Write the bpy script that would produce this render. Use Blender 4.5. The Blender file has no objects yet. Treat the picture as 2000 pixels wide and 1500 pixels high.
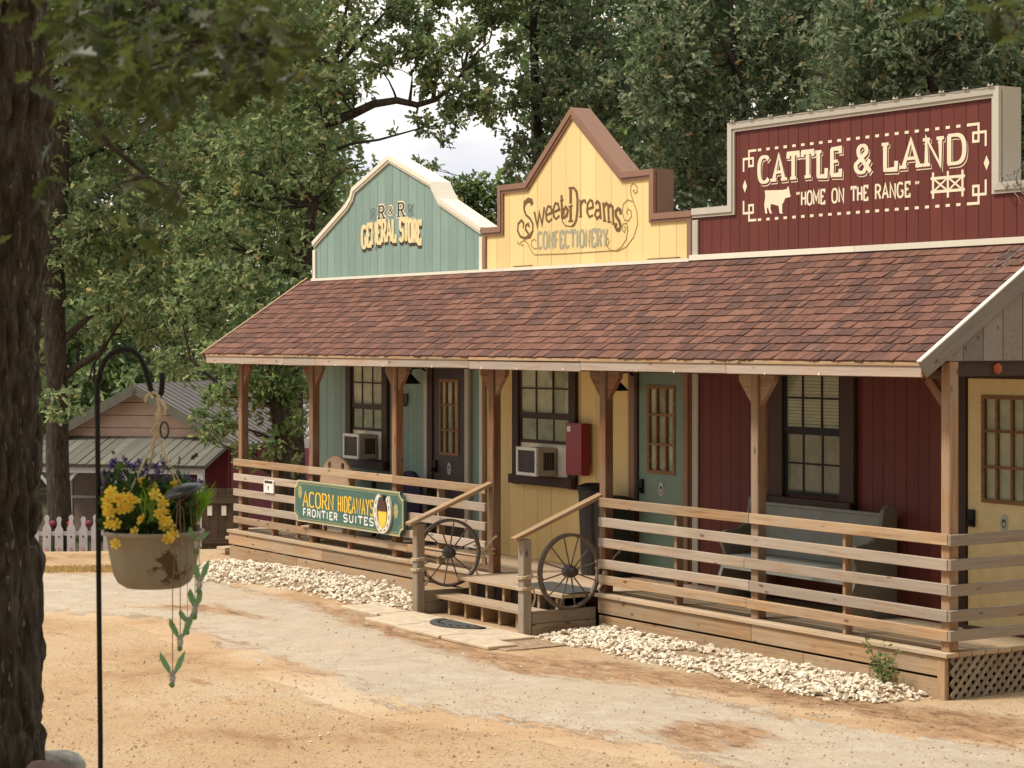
import bpy, bmesh, math, random
import numpy as np
from mathutils import Matrix, Vector

# ------------------------------------------------------------------ camera, world, sun
sc = bpy.context.scene
COL = sc.collection
random.seed(7)
rng = np.random.default_rng(11)
R = math.radians
F_PX, HEAD, HORIZON, EYE = 4145.3, 1.0002, 667.4, 2.88      # focal length (px of a 2000 px frame), heading, horizon row, eye height

cam_d = bpy.data.cameras.new('camera')
cam = bpy.data.objects.new('camera', cam_d)
COL.objects.link(cam)
cam.location = (0, 0, EYE)
cam.rotation_euler = (R(90), 0, HEAD)
cam_d.sensor_width = 36
cam_d.lens = F_PX / 2000 * 36
cam_d.shift_y = (HORIZON - 750) / 2000
cam_d.clip_end = 600
cam_d.dof.use_dof = True
cam_d.dof.focus_distance = 21
cam_d.dof.aperture_fstop = cam_d.lens / 1000 / 0.0068
sc.camera = cam

sun_dir = Vector((-0.16, -0.50, 0.85)).normalized()          # from the ground towards the sun
world = bpy.data.worlds.new('World')
sc.world = world
world.use_nodes = True
wn, wl = world.node_tree.nodes, world.node_tree.links
wn.clear()
w_out = wn.new('ShaderNodeOutputWorld')
w_bg = wn.new('ShaderNodeBackground')
w_bg.inputs['Strength'].default_value = 0.1
sky = wn.new('ShaderNodeTexSky')
sky.sky_type = 'NISHITA'
sky.sun_disc = False
sky.sun_elevation = math.asin(sun_dir.z)
sky.sun_rotation = math.atan2(sun_dir.x, sun_dir.y)
sky.dust_density = 2.0
w_tc = wn.new('ShaderNodeTexCoord')
w_map = wn.new('ShaderNodeMapping')
w_map.inputs['Scale'].default_value = (1.6, 1.6, 4.2)
w_map.inputs['Location'].default_value = (0.35, 0.1, 0.55)
w_n = wn.new('ShaderNodeTexNoise')
w_n.inputs['Scale'].default_value = 2.1
w_n.inputs['Detail'].default_value = 7
w_n.inputs['Roughness'].default_value = 0.52
w_r1 = wn.new('ShaderNodeValToRGB')                            # cloud shade: bright tops, blue-grey bellies
w_r1.color_ramp.elements[0].position = 0.36
w_r1.color_ramp.elements[0].color = (3.6, 3.75, 4.3, 1)
w_r1.color_ramp.elements[1].position = 0.56
w_r1.color_ramp.elements[1].color = (6.5, 6.2, 5.75, 1)
w_r2 = wn.new('ShaderNodeValToRGB')                            # cover: a few thin breaks
w_r2.color_ramp.elements[0].position = 0.26
w_r2.color_ramp.elements[0].color = (0.7, 0.7, 0.7, 1)
w_r2.color_ramp.elements[1].position = 0.42
w_mix = wn.new('ShaderNodeMix')
w_mix.data_type = 'RGBA'
wl.new(w_tc.outputs['Generated'], w_map.inputs['Vector'])
wl.new(w_map.outputs['Vector'], w_n.inputs['Vector'])
wl.new(w_n.outputs['Fac'], w_r1.inputs['Fac'])
wl.new(w_n.outputs['Fac'], w_r2.inputs['Fac'])
wl.new(w_r2.outputs['Color'], w_mix.inputs[0])
wl.new(sky.outputs['Color'], w_mix.inputs[6])
wl.new(w_r1.outputs['Color'], w_mix.inputs[7])
wl.new(w_mix.outputs[2], w_bg.inputs['Color'])
wl.new(w_bg.outputs['Background'], w_out.inputs['Surface'])

sun_l = bpy.data.lights.new('sun', 'SUN')
sun_l.energy = 2.2
sun_l.angle = R(11)
sun_l.color = (1.0, 0.94, 0.85)
sun = bpy.data.objects.new('sun', sun_l)
COL.objects.link(sun)
sun.location = (-10, -10, 30)
sun.rotation_euler = sun_dir.to_track_quat('Z', 'Y').to_euler()

sc.view_settings.view_transform = 'Standard'
sc.view_settings.look = 'None'
sc.view_settings.gamma = 1
sc.view_settings.use_curve_mapping = False
sc.view_settings.exposure = 1.0
sc.render.engine = 'CYCLES'
sc.cycles.max_bounces = 7
sc.cycles.transparent_max_bounces = 12
sc.cycles.use_denoising = True

# ------------------------------------------------------------------ measuring helpers: a pixel of the photo on a known plane -> metres
CH, SH = math.cos(HEAD), math.sin(HEAD)
def at_y(px, py, y):
    k = (px - 1000) / F_PX
    x = y * (k * CH - SH) / (CH + k * SH)
    d = -x * SH + y * CH
    return x, EYE + (HORIZON - py) * d / F_PX
def at_x(px, py, x):
    k = (px - 1000) / F_PX
    y = x * (-k * SH - CH) / (SH - k * CH)
    d = -x * SH + y * CH
    return y, EYE + (HORIZON - py) * d / F_PX
def at_d(px, py, d):
    r = (px - 1000) / F_PX * d
    return Vector((r * CH - d * SH, r * SH + d * CH, EYE + (HORIZON - py) * d / F_PX))
def at_z(px, py, z=0.0):
    return at_d(px, py, (z - EYE) * F_PX / (HORIZON - py))

# ------------------------------------------------------------------ object helpers
WM = {}
def link(o, parent=None, m=None):
    m = m or Matrix.Identity(4)
    COL.objects.link(o)
    if parent is not None:
        o.parent = parent
        o.matrix_parent_inverse = WM[parent.name].inverted()
    o.matrix_basis = m
    WM[o.name] = m
    return o
def tag(o, label=None, cat=None, group=None, kind=None):
    for k, v in (('label', label), ('category', cat), ('group', group), ('kind', kind)):
        if v:
            o[k] = v
    return o
def thing(name, loc, label, cat, group=None, rz=0.0, kind=None):
    o = bpy.data.objects.new(name, None)
    o.empty_display_size = 0.2
    link(o, None, Matrix.Translation(Vector(loc)) @ Matrix.Rotation(rz, 4, 'Z'))
    return tag(o, label, cat, group, kind)
def mesh_of(name, v, f, mat=None, smooth=False):
    me = bpy.data.meshes.new(name)
    me.from_pydata([tuple(p) for p in v], [], f)
    if mat:
        me.materials.append(mat)
    if smooth:
        me.polygons.foreach_set('use_smooth', [True] * len(me.polygons))
    me.update()
    return me
def obj(name, me, parent=None, m=None, label=None):
    o = bpy.data.objects.new(name, me)
    link(o, parent, m)
    if label:
        o['label'] = label
    return o
def mk(name, v, f, mat, parent=None, m=None, smooth=False, label=None):
    return obj(name, mesh_of(name, v, f, mat, smooth), parent, m, label)
class MB:
    """collects shapes that belong to ONE part"""
    def __init__(s):
        s.v, s.f = [], []
    def add(s, v, f):
        n = len(s.v)
        s.v += [Vector(p) for p in v]
        s.f += [[i + n for i in q] for q in f]
        return s
    def box(s, a, b, m=None):
        (x0, y0, z0), (x1, y1, z1) = a, b
        v = [(x0, y0, z0), (x1, y0, z0), (x1, y1, z0), (x0, y1, z0), (x0, y0, z1), (x1, y0, z1), (x1, y1, z1), (x0, y1, z1)]
        if m:
            v = [m @ Vector(p) for p in v]
        return s.add(v, [[3, 2, 1, 0], [4, 5, 6, 7], [0, 1, 5, 4], [1, 2, 6, 5], [2, 3, 7, 6], [3, 0, 4, 7]])
    def tube(s, pts, rad, n=8, cap=True):
        v, f = tube(pts, rad, n, cap)
        return s.add(v, f)
    def lathe(s, prof, n=24, m=None, a0=0.0, a1=2 * math.pi):
        v, f = [], []
        full = abs(a1 - a0 - 2 * math.pi) < 1e-6
        k = n if full else n + 1
        for i in range(k):
            a = a0 + (a1 - a0) * i / n
            for r, z in prof:
                v.append(Vector((r * math.cos(a), r * math.sin(a), z)))
        q = len(prof)
        for i in range(n):
            j = (i + 1) % k
            for t in range(q - 1):
                f.append([i * q + t, j * q + t, j * q + t + 1, i * q + t + 1])
        if m:
            v = [m @ p for p in v]
        return s.add(v, f)
    def prism(s, poly, y0, y1):                     # poly in (x, z), extruded along y
        n = len(poly)
        v = [(p[0], y0, p[1]) for p in poly] + [(p[0], y1, p[1]) for p in poly]
        f = [list(range(n)), list(range(2 * n - 1, n - 1, -1))]
        f += [[(i + 1) % n, i, i + n, (i + 1) % n + n] for i in range(n)]
        return s.add(v, f)
    def prism_x(s, poly, x0, x1):                   # poly in (y, z), extruded along x
        n = len(poly)
        v = [(x0, p[0], p[1]) for p in poly] + [(x1, p[0], p[1]) for p in poly]
        f = [list(range(n))[::-1], list(range(n, 2 * n))]
        f += [[i, (i + 1) % n, (i + 1) % n + n, i + n] for i in range(n)]
        return s.add(v, f)
    def ball(s, c, r, n=8, sc=(1, 1, 1)):
        prof = [(math.sin(math.pi * i / n), -math.cos(math.pi * i / n)) for i in range(n + 1)]
        m = Matrix.Translation(Vector(c)) @ Matrix.Diagonal((r * sc[0], r * sc[1], r * sc[2], 1))
        return s.lathe(prof, n + 2, m)
    def build(s, name, mat, parent=None, smooth=False, label=None, m=None):
        if parent is None or m is None:
            pass
        c = Vector((0, 0, 0))
        if m is None and s.v:                       # origin at the shape's own centre
            lo = Vector([min(p[i] for p in s.v) for i in range(3)])
            hi = Vector([max(p[i] for p in s.v) for i in range(3)])
            c = (lo + hi) / 2
            m = Matrix.Translation(c)
        return mk(name, [p - c for p in s.v], s.f, mat, parent, m, smooth, label)
def tube(pts, rad, n=8, cap=True):
    pts = [Vector(p) for p in pts]
    if not hasattr(rad, '__len__'):
        rad = [rad] * len(pts)
    v, f = [], []
    ref = None
    for i, p in enumerate(pts):
        t = (pts[min(i + 1, len(pts) - 1)] - pts[max(i - 1, 0)])
        t = t.normalized() if t.length > 1e-9 else Vector((0, 0, 1))
        if ref is None:
            ref = Vector((1, 0, 0)) if abs(t.x) < 0.8 else Vector((0, 1, 0))
        u = (ref - t * ref.dot(t)).normalized()
        ref = u
        w = t.cross(u)
        for k in range(n):
            a = 2 * math.pi * k / n
            v.append(p + (u * math.cos(a) + w * math.sin(a)) * rad[i])
    for i in range(len(pts) - 1):
        for k in range(n):
            f.append([i * n + k, i * n + (k + 1) % n, (i + 1) * n + (k + 1) % n, (i + 1) * n + k])
    if cap:
        f.append(list(range(n))[::-1])
        f.append(list(range((len(pts) - 1) * n, len(pts) * n)))
    return v, f
_box_cache = {}
def bevel_box(l, t, w, mat, bev=0.004):
    key = (round(l, 3), round(t, 3), round(w, 3), mat.name, bev)
    if key not in _box_cache:
        bm = bmesh.new()
        bmesh.ops.create_cube(bm, size=1)
        bmesh.ops.scale(bm, vec=(l, t, w), verts=bm.verts)
        if bev:
            bmesh.ops.bevel(bm, geom=list(bm.edges), offset=min(bev, 0.3 * min(l, t, w)), segments=1, affect='EDGES')
        me = bpy.data.meshes.new('board')
        bm.to_mesh(me)
        bm.free()
        me.materials.append(mat)
        _box_cache[key] = me
    return _box_cache[key]
def board(name, a, b, w, t, mat, parent=None, up=(0, 0, 1), bev=0.004, label=None):
    """a board from a to b (centre line), w across 'up', t through"""
    a, b = Vector(a), Vector(b)
    x = (b - a)
    l = x.length
    x.normalize()
    up = Vector(up)
    z = (up - x * up.dot(x)).normalized()
    y = z.cross(x)
    m = Matrix((x, y, z)).transposed().to_4x4()
    m.translation = (a + b) / 2
    return obj(name, bevel_box(l, t, w, mat, bev), parent, m, label)

# ------------------------------------------------------------------ materials
class Nodes:
    def __init__(s, name):
        s.m = bpy.data.materials.new(name)
        s.m.use_nodes = True
        s.t = s.m.node_tree
        s.n, s.l = s.t.nodes, s.t.links
        s.b = s.n['Principled BSDF']
        s.out = s.n['Material Output']
    def new(s, typ, **kw):
        x = s.n.new('ShaderNode' + typ)
        for k, v in kw.items():
            setattr(x, k, v)
        return x
    def set(s, node, name, v):
        if hasattr(v, 'is_output') or hasattr(v, 'links'):
            s.l.new(v, node.inputs[name])
        else:
            node.inputs[name].default_value = v
    def coord(s, kind='Object', scale=(1, 1, 1), rand=False, loc=(0, 0, 0)):
        tc = s.new('TexCoord')
        v = tc.outputs[kind]
        if rand:
            oi = s.new('ObjectInfo')
            mu = s.new('VectorMath', operation='MULTIPLY_ADD')
            s.l.new(oi.outputs['Random'], mu.inputs[0])
            mu.inputs[1].default_value = (37, 91, 53)
            s.l.new(v, mu.inputs[2])
            v = mu.outputs[0]
        mp = s.new('Mapping')
        mp.inputs['Scale'].default_value = scale
        mp.inputs['Location'].default_value = loc
        s.l.new(v, mp.inputs['Vector'])
        return mp.outputs[0]
    def noise(s, vec, scale=5, detail=4, rough=0.55, dist=0.0):
        n = s.new('TexNoise')
        n.inputs['Scale'].default_value = scale
        n.inputs['Detail'].default_value = detail
        n.inputs['Roughness'].default_value = rough
        n.inputs['Distortion'].default_value = dist
        s.l.new(vec, n.inputs['Vector'])
        return n.outputs['Fac']
    def voro(s, vec, scale=5, feature='F1'):
        n = s.new('TexVoronoi', feature=feature)
        n.inputs['Scale'].default_value = scale
        s.l.new(vec, n.inputs['Vector'])
        return n
    def ramp(s, fac, stops):
        r = s.new('ValToRGB')
        el = r.color_ramp.elements
        while len(el) < len(stops):
            el.new(0.5)
        for e, (p, c) in zip(el, stops):
            e.position = p
            e.color = tuple(c) + (1,) if len(c) == 3 else c
        s.l.new(fac, r.inputs['Fac'])
        return r.outputs['Color']
    def mix(s, fac, a, b, mode='MIX'):
        x = s.new('Mix', data_type='RGBA', blend_type=mode)
        for i, v in ((0, fac), (6, a), (7, b)):
            if hasattr(v, 'is_output'):
                s.l.new(v, x.inputs[i])
            else:
                x.inputs[i].default_value = v if i == 0 else (tuple(v) + (1,) if len(v) == 3 else v)
        return x.outputs[2]
    def math(s, op, a, b=0.0, clamp=False):
        x = s.new('Math', operation=op, use_clamp=clamp)
        for i, v in ((0, a), (1, b)):
            if hasattr(v, 'is_output'):
                s.l.new(v, x.inputs[i])
            else:
                x.inputs[i].default_value = v
        return x.outputs[0]
    def bump(s, h, strength=0.3, dist=0.01):
        b = s.new('Bump')
        b.inputs['Strength'].default_value = strength
        b.inputs['Distance'].default_value = dist
        s.l.new(h, b.inputs['Height'])
        s.l.new(b.outputs[0], s.b.inputs['Normal'])
    def color(s, c):
        if hasattr(c, 'is_output'):
            s.l.new(c, s.b.inputs['Base Color'])
        else:
            s.b.inputs['Base Color'].default_value = tuple(c) + (1,)
    def rough(s, r, spec=0.3):
        if hasattr(r, 'is_output'):
            s.l.new(r, s.b.inputs['Roughness'])
        else:
            s.b.inputs['Roughness'].default_value = r
        s.b.inputs['Specular IOR Level'].default_value = spec
def K(c, f):
    return tuple(x * f for x in c[:3])
def m_plain(name, c, rough=0.6, spec=0.3, var=0.12, scale=9, metal=0.0, bump=0.0):
    n = Nodes(name)
    f = n.noise(n.coord(rand=True), scale, 5, 0.6)
    n.color(n.ramp(f, [(0.3, K(c, 1 - var)), (0.7, K(c, 1 + var))]))
    n.rough(rough, spec)
    n.b.inputs['Metallic'].default_value = metal
    if bump:
        n.bump(n.noise(n.coord(), scale * 4, 4), bump, 0.01)
    return n.m
def m_wood(name, light, dark, grey=None, gf=0.5, rough=0.75, knots=True, axis=0, bump=0.35):
    """sawn wood: grain runs along the board's own long side"""
    n = Nodes(name)
    s = [38, 38, 38]
    s[axis] = 1.6
    v = n.coord(scale=tuple(s), rand=True)
    g = n.noise(v, 1.0, 6, 0.62, 0.6)
    col = n.ramp(g, [(0.3, dark), (0.52, K([(a + b) / 2 for a, b in zip(light, dark)], 1.05)), (0.72, light)])
    s2 = [3.2, 3.2, 3.2]
    s2[axis] = 1.1
    big = n.noise(n.coord(scale=tuple(s2), rand=True), 1.3, 3, 0.6)
    if grey:
        gm = n.ramp(big, [(0.5 - gf * 0.35, (0, 0, 0)), (0.75 - gf * 0.35, (1, 1, 1))])
        col = n.mix(n.math('MULTIPLY', gm, 0.85), col, n.mix(g, K(grey, 0.72), K(grey, 1.2)))
    oi = n.new('ObjectInfo')
    hv = n.new('HueSaturation')
    n.l.new(n.math('MULTIPLY_ADD', oi.outputs['Random'], 0.34), hv.inputs['Value'])
    hv.inputs['Value'].links[0].from_node.inputs[2].default_value = 0.83
    n.l.new(col, hv.inputs['Color'])
    col = hv.outputs[0]
    if knots:
        ks = [9, 9, 9]
        ks[axis] = 3.6
        vo = n.voro(n.coord(scale=tuple(ks), rand=True), 1.0)
        sel = n.math('GREATER_THAN', n.noise(vo.outputs['Position'], 3.1, 0), 0.44)
        kn = n.ramp(vo.outputs['Distance'], [(0.07, (1, 1, 1)), (0.17, (0, 0, 0))])
        col = n.mix(n.math('MULTIPLY', n.math('MULTIPLY', kn, sel), 0.85), col, K(dark, 0.42))
    n.color(col)
    n.rough(rough, 0.25)
    n.bump(g, bump, 0.006)
    return n.m
def m_paint(name, c, wear=0.17, grain=0.4):
    """brushed paint on vertical-grained panel siding: streaks, chalking, weathering"""
    n = Nodes(name)
    g = n.noise(n.coord(scale=(60, 60, 3.2), rand=True), 1.0, 5, 0.6)
    big = n.noise(n.coord('Object', (1.6, 1.6, 0.9), rand=True), 1.5, 5, 0.65)
    col = n.mix(n.ramp(g, [(0.35, (0, 0, 0)), (0.7, (1, 1, 1))]), K(c, 1 - wear * 0.7), K(c, 1 + wear * 0.5))
    col = n.mix(n.ramp(big, [(0.38, (0, 0, 0)), (0.72, (1, 1, 1))]), K(c, 1 - wear), col)
    oi = n.new('ObjectInfo')
    hv = n.new('HueSaturation')
    n.l.new(n.math('MULTIPLY_ADD', oi.outputs['Random'], 0.16), hv.inputs['Value'])
    hv.inputs['Value'].links[0].from_node.inputs[2].default_value = 0.92
    n.l.new(col, hv.inputs['Color'])
    n.color(hv.outputs[0])
    n.rough(0.62, 0.3)
    n.bump(g, grain, 0.004)
    return n.m
def m_leaf(name, stops, transl=0.5, rough=0.55, spec=0.28):
    n = Nodes(name)
    ge = n.new('NewGeometry')
    col = n.ramp(ge.outputs['Random Per Island'], stops)
    n.color(col)
    n.rough(rough, spec)
    tr = n.new('BsdfTranslucent')
    hv = n.new('HueSaturation')
    hv.inputs['Value'].default_value = 1.5
    hv.inputs['Saturation'].default_value = 1.1
    n.l.new(col, hv.inputs['Color'])
    n.l.new(hv.outputs[0], tr.inputs['Color'])
    ms = n.new('MixShader')
    ms.inputs[0].default_value = transl
    n.l.new(n.b.outputs[0], ms.inputs[1])
    n.l.new(tr.outputs[0], ms.inputs[2])
    n.l.new(ms.outputs[0], n.out.inputs['Surface'])
    return n.m
def m_bark(name, a, b, fleck=None, zs=0.22, sc=1.0):
    n = Nodes(name)
    v = n.coord('Object', (26 * sc, 26 * sc, 26 * sc * zs))
    g = n.noise(v, 1.0, 6, 0.65, 0.4)
    col = n.ramp(g, [(0.34, K(a, 0.45)), (0.5, a), (0.68, b)])
    if fleck:
        fl = n.noise(n.coord('Object', (55 * sc, 55 * sc, 14 * sc)), 1.0, 3, 0.5)
        col = n.mix(n.ramp(fl, [(0.65, (0, 0, 0)), (0.69, (.8, .8, .8))]), col, fleck)
    n.color(col)
    n.rough(0.9, 0.15)
    n.bump(g, 0.8, 0.02)
    return n.m
def m_glass(name):
    n = Nodes(name)
    tr = n.new('BsdfTransparent')
    tr.inputs[0].default_value = (0.82, 0.85, 0.82, 1)
    gl = n.new('BsdfGlossy')
    gl.inputs['Roughness'].default_value = 0.03
    fr = n.new('Fresnel')
    fr.inputs[0].default_value = 1.5
    ms = n.new('MixShader')
    ge = n.new('NewGeometry')
    n.l.new(n.math('MULTIPLY', fr.outputs[0], n.math('SUBTRACT', 1.0, ge.outputs['Backfacing'])), ms.inputs[0])
    n.l.new(tr.outputs[0], ms.inputs[1])
    n.l.new(gl.outputs[0], ms.inputs[2])
    n.l.new(ms.outputs[0], n.out.inputs['Surface'])
    return n.m

GREEN = (0.235, 0.335, 0.285)
YELLOW = (0.78, 0.585, 0.265)
RED = (0.142, 0.031, 0.022)
BROWN = (0.27, 0.150, 0.098)
GREY = (0.50, 0.46, 0.385)
MT = {}
MT['green'] = m_paint('green_siding_paint', GREEN)
MT['yellow'] = m_paint('yellow_siding_paint', YELLOW, 0.07)
MT['red'] = m_paint('red_siding_paint', RED, 0.16)
MT['brown'] = m_paint('brown_trim_paint', BROWN, 0.15)
MT['dark_brown'] = m_paint('dark_brown_trim_paint', (0.055, 0.030, 0.020), 0.15)
MT['grey'] = m_paint('pale_grey_trim_paint', GREY, 0.10)
MT['cap_white'] = m_paint('white_cap_paint', (0.74, 0.69, 0.56), 0.10)
MT['post'] = m_wood('red_brown_post_wood', (0.30, 0.150, 0.070), (0.115, 0.048, 0.026), (0.25, 0.17, 0.11), 0.25)
MT['post_light'] = m_wood('tan_post_wood', (0.42, 0.245, 0.115), (0.20, 0.095, 0.045), (0.33, 0.25, 0.18), 0.4)
MT['rail_warm'] = m_wood('warm_rail_wood', (0.49, 0.31, 0.16), (0.21, 0.11, 0.052), (0.36, 0.27, 0.18), 0.4)
MT['rail_grey'] = m_wood('weathered_rail_wood', (0.48, 0.35, 0.235), (0.22, 0.14, 0.09), (0.38, 0.315, 0.25), 0.6)
MT['rail_dull'] = m_wood('dull_side_rail_wood', (0.40, 0.28, 0.17), (0.18, 0.115, 0.07), (0.30, 0.25, 0.20), 0.7)
MT['deck'] = m_wood('sunbleached_deck_wood', (0.52, 0.375, 0.225), (0.29, 0.185, 0.10), (0.40, 0.32, 0.23), 0.4)
MT['rim'] = m_wood('tan_rim_wood', (0.44, 0.285, 0.150), (0.26, 0.15, 0.075), (0.36, 0.27, 0.18), 0.35)
MT['old'] = m_wood('grey_old_wood', (0.30, 0.255, 0.205), (0.13, 0.098, 0.075), (0.25, 0.225, 0.20), 0.8)
MT['fascia'] = m_wood('fascia_wood', (0.46, 0.335, 0.245), (0.26, 0.165, 0.11), (0.38, 0.32, 0.27), 0.6)
MT['newel'] = m_wood('newel_wood', (0.33, 0.235, 0.14), (0.15, 0.095, 0.055), (0.27, 0.225, 0.17), 0.6)
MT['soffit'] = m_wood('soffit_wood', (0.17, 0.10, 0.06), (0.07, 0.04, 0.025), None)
MT['white'] = m_plain('white_paint', (0.72, 0.70, 0.64), 0.5)
MT['black'] = m_plain('black_metal', (0.012, 0.010, 0.009), 0.6, 0.25)
MT['glass'] = m_glass('window_glass')
MT['curtain'] = m_plain('cream_curtain', (0.72, 0.68, 0.56), 0.9, 0.1, 0.25, 6)
MT['underdeck_dark'] = m_plain('painted_underdeck_dark', (0.03, 0.025, 0.02), 0.9)
MT['dark_felt'] = m_plain('dark_underlay', (0.05, 0.033, 0.028), 0.9)
MT['oak_frame'] = m_wood('oak_light_frame', (0.30, 0.165, 0.075), (0.15, 0.075, 0.035), None, knots=False)
MT['cream'] = m_plain('cream_lettering', (0.76, 0.67, 0.48), 0.6, var=0.06)
MT['lead'] = m_plain('faded_lettering', (0.34, 0.32, 0.22), 0.7, var=0.18, scale=30)
MT['ink'] = m_plain('dark_lettering', (0.045, 0.034, 0.018), 0.6)
MT['ink_brown'] = m_plain('brown_lettering', (0.155, 0.085, 0.028), 0.6, var=0.22, scale=30)
# ------------------------------------------------------------------ painted lettering: strokes laid as thin paint on a board
def arc(cx, cy, rx, ry, a0, a1, n=12, p=2.0):
    o = []
    for i in range(n + 1):
        a = R(a0 + (a1 - a0) * i / n)
        ca, sa = math.cos(a), math.sin(a)
        o.append((cx + rx * math.copysign(abs(ca) ** (2 / p), ca), cy + ry * math.copysign(abs(sa) ** (2 / p), sa)))
    return o
def spiral(cx, cy, r0, r1, a0, a1, n=22, sy=1.0):
    return [(cx + (r0 + (r1 - r0) * i / n) * math.cos(R(a0 + (a1 - a0) * i / n)),
             cy + sy * (r0 + (r1 - r0) * i / n) * math.sin(R(a0 + (a1 - a0) * i / n))) for i in range(n + 1)]
GL = {
 'A': [[(0, 0), (.5, 1), (1, 0)], [(.2, .34), (.8, .34)]],
 'C': [arc(.5, .5, .5, .5, 42, 318, 18, 2.6)],
 'D': [[(.08, 0), (.08, 1)], [(.0, 1), (.45, 1)] + arc(.45, .5, .53, .5, 90, -90, 14, 2.5) + [(.0, 0)]],
 'E': [[(.1, 0), (.1, 1)], [(.0, 1), (.95, 1), (.95, .8)], [(.1, .52), (.7, .52)], [(.0, 0), (.95, 0), (.95, .22)]],
 'F': [[(.1, 0), (.1, 1)], [(.0, 1), (.95, 1)], [(.1, .5), (.75, .5)]],
 'G': [arc(.5, .5, .5, .5, 42, 330, 18, 2.6) + [(.97, .44)], [(.6, .44), (1, .44)]],
 'H': [[(.08, 0), (.08, 1)], [(.92, 0), (.92, 1)], [(.08, .5), (.92, .5)]],
 'I': [[(.5, 0), (.5, 1)]],
 'L': [[(.12, 0), (.12, 1)], [(.0, 0), (.92, 0), (.95, .3)]],
 'M': [[(.05, 0), (.05, 1), (.5, .3), (.95, 1), (.95, 0)]],
 'N': [[(.08, 0), (.08, 1), (.92, 0), (.92, 1)]],
 'O': [arc(.5, .5, .5, .5, 90, 450, 24, 2.6)],
 'R': [[(.1, 0), (.1, 1)], [(.0, 1), (.5, 1)] + arc(.5, .75, .42, .25, 90, -90, 10) + [(.1, .5)], [(.52, .5), (.95, 0)]],
 'S': [arc(.5, .745, .45, .255, 25, 270, 14, 2.3) + arc(.5, .245, .47, .245, 90, -160, 14, 2.3)],
 'T': [[(.5, 0), (.5, 1)], [(.0, .82), (.02, 1), (.98, 1), (1, .82)]],
 'U': [[(.06, 1), (.06, .35)] + arc(.5, .38, .44, .38, 180, 360, 12) + [(.94, 1)]],
 'W': [[(0, 1), (.25, 0), (.5, .85), (.75, 0), (1, 1)]],
 'Y': [[(0, 1), (.5, .48), (1, 1)], [(.5, .48), (.5, 0)]],
 '&': [[(1.0, 0), (.28, .66)] + arc(.5, .8, .26, .2, 200, -20, 12) + [(.16, .36)] + arc(.42, .24, .34, .24, 160, 300, 12) + [(.95, .46)]],
 '"': [[(.25, 1), (.15, .78)], [(.7, 1), (.6, .78)]],
}
ADV = {'I': .34, 'M': 1.25, 'W': 1.4, ' ': .55, '&': 1.1, 'L': .86, 'T': .95, '"': .75, 'E': .86, 'F': .86}
SERIF = {'A': [(0, 0), (1, 0)], 'H': [(.08, 0), (.08, 1), (.92, 0), (.92, 1)], 'I': [(.5, 0), (.5, 1)], 'L': [(.12, 1)],
         'N': [(.08, 0), (.08, 1), (.92, 1)], 'R': [(.1, 0), (.95, 0)], 'T': [(.5, 0)], 'Y': [(0, 1), (1, 1), (.5, 0)],
         'W': [(0, 1), (1, 1)], 'M': [(.05, 0), (.05, 1), (.95, 0), (.95, 1)], 'F': [(.1, 0)]}
class Paint:
    """flat paint on a wall facing -y: strokes in wall metres, each layer a few microns above the last"""
    def __init__(s, y):
        s.y, s.k, s.v, s.f, s.done, s.auto = y, 0, [], [], [], False
    def new(s):
        if s.f:
            s.done.append((s.v, s.f))
        s.v, s.f = [], []
    def _q(s, pts):
        n = len(s.v)
        s.k += 1
        y = s.y - 0.0000025 * s.k
        s.v += [(p[0], y, p[1]) for p in pts]
        s.f.append(list(range(n, n + len(pts))))
    def poly(s, pts):
        if s.auto: s.new()
        s._q(pts)
    def stroke(s, pts, tv, th=None, taper=None, closed=False):
        th = tv if th is None else th
        if s.auto: s.new()
        L, Rr = [], []
        n = len(pts)
        for i in range(n):
            a = pts[max(i - 1, 0)] if not closed else pts[(i - 1) % n]
            b = pts[i]
            c = pts[min(i + 1, n - 1)] if not closed else pts[(i + 1) % n]
            d1 = Vector((b[0] - a[0], b[1] - a[1]))
            d2 = Vector((c[0] - b[0], c[1] - b[1]))
            if d1.length < 1e-9: d1 = d2
            if d2.length < 1e-9: d2 = d1
            d1.normalize(); d2.normalize()
            n1, n2 = Vector((-d1.y, d1.x)), Vector((-d2.y, d2.x))
            m = n1 + n2
            if m.length < 0.3: m = n1.copy()
            m.normalize()
            co = max(0.45, m.dot(n1))
            vert = abs((d1 + d2).normalized().y) if (d1 + d2).length > 1e-6 else 1
            w = (th + (tv - th) * vert) / 2 / co
            if taper: w *= taper(i / (n - 1))
            L.append((b[0] + m.x * w, b[1] + m.y * w))
            Rr.append((b[0] - m.x * w, b[1] - m.y * w))
        for i in range(n - 1):
            s._q([L[i], Rr[i], Rr[i + 1], L[i + 1]])
    def build(s, name, mat, parent):
        s.new()
        for v, f in s.done:
            o = MBfix(name, v, f, mat, parent)
        return o
def MBfix(name, v, f, mat, parent, label=None):
    mb = MB()
    mb.add(v, f)
    return mb.build(name, mat, parent, label=label)
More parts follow.
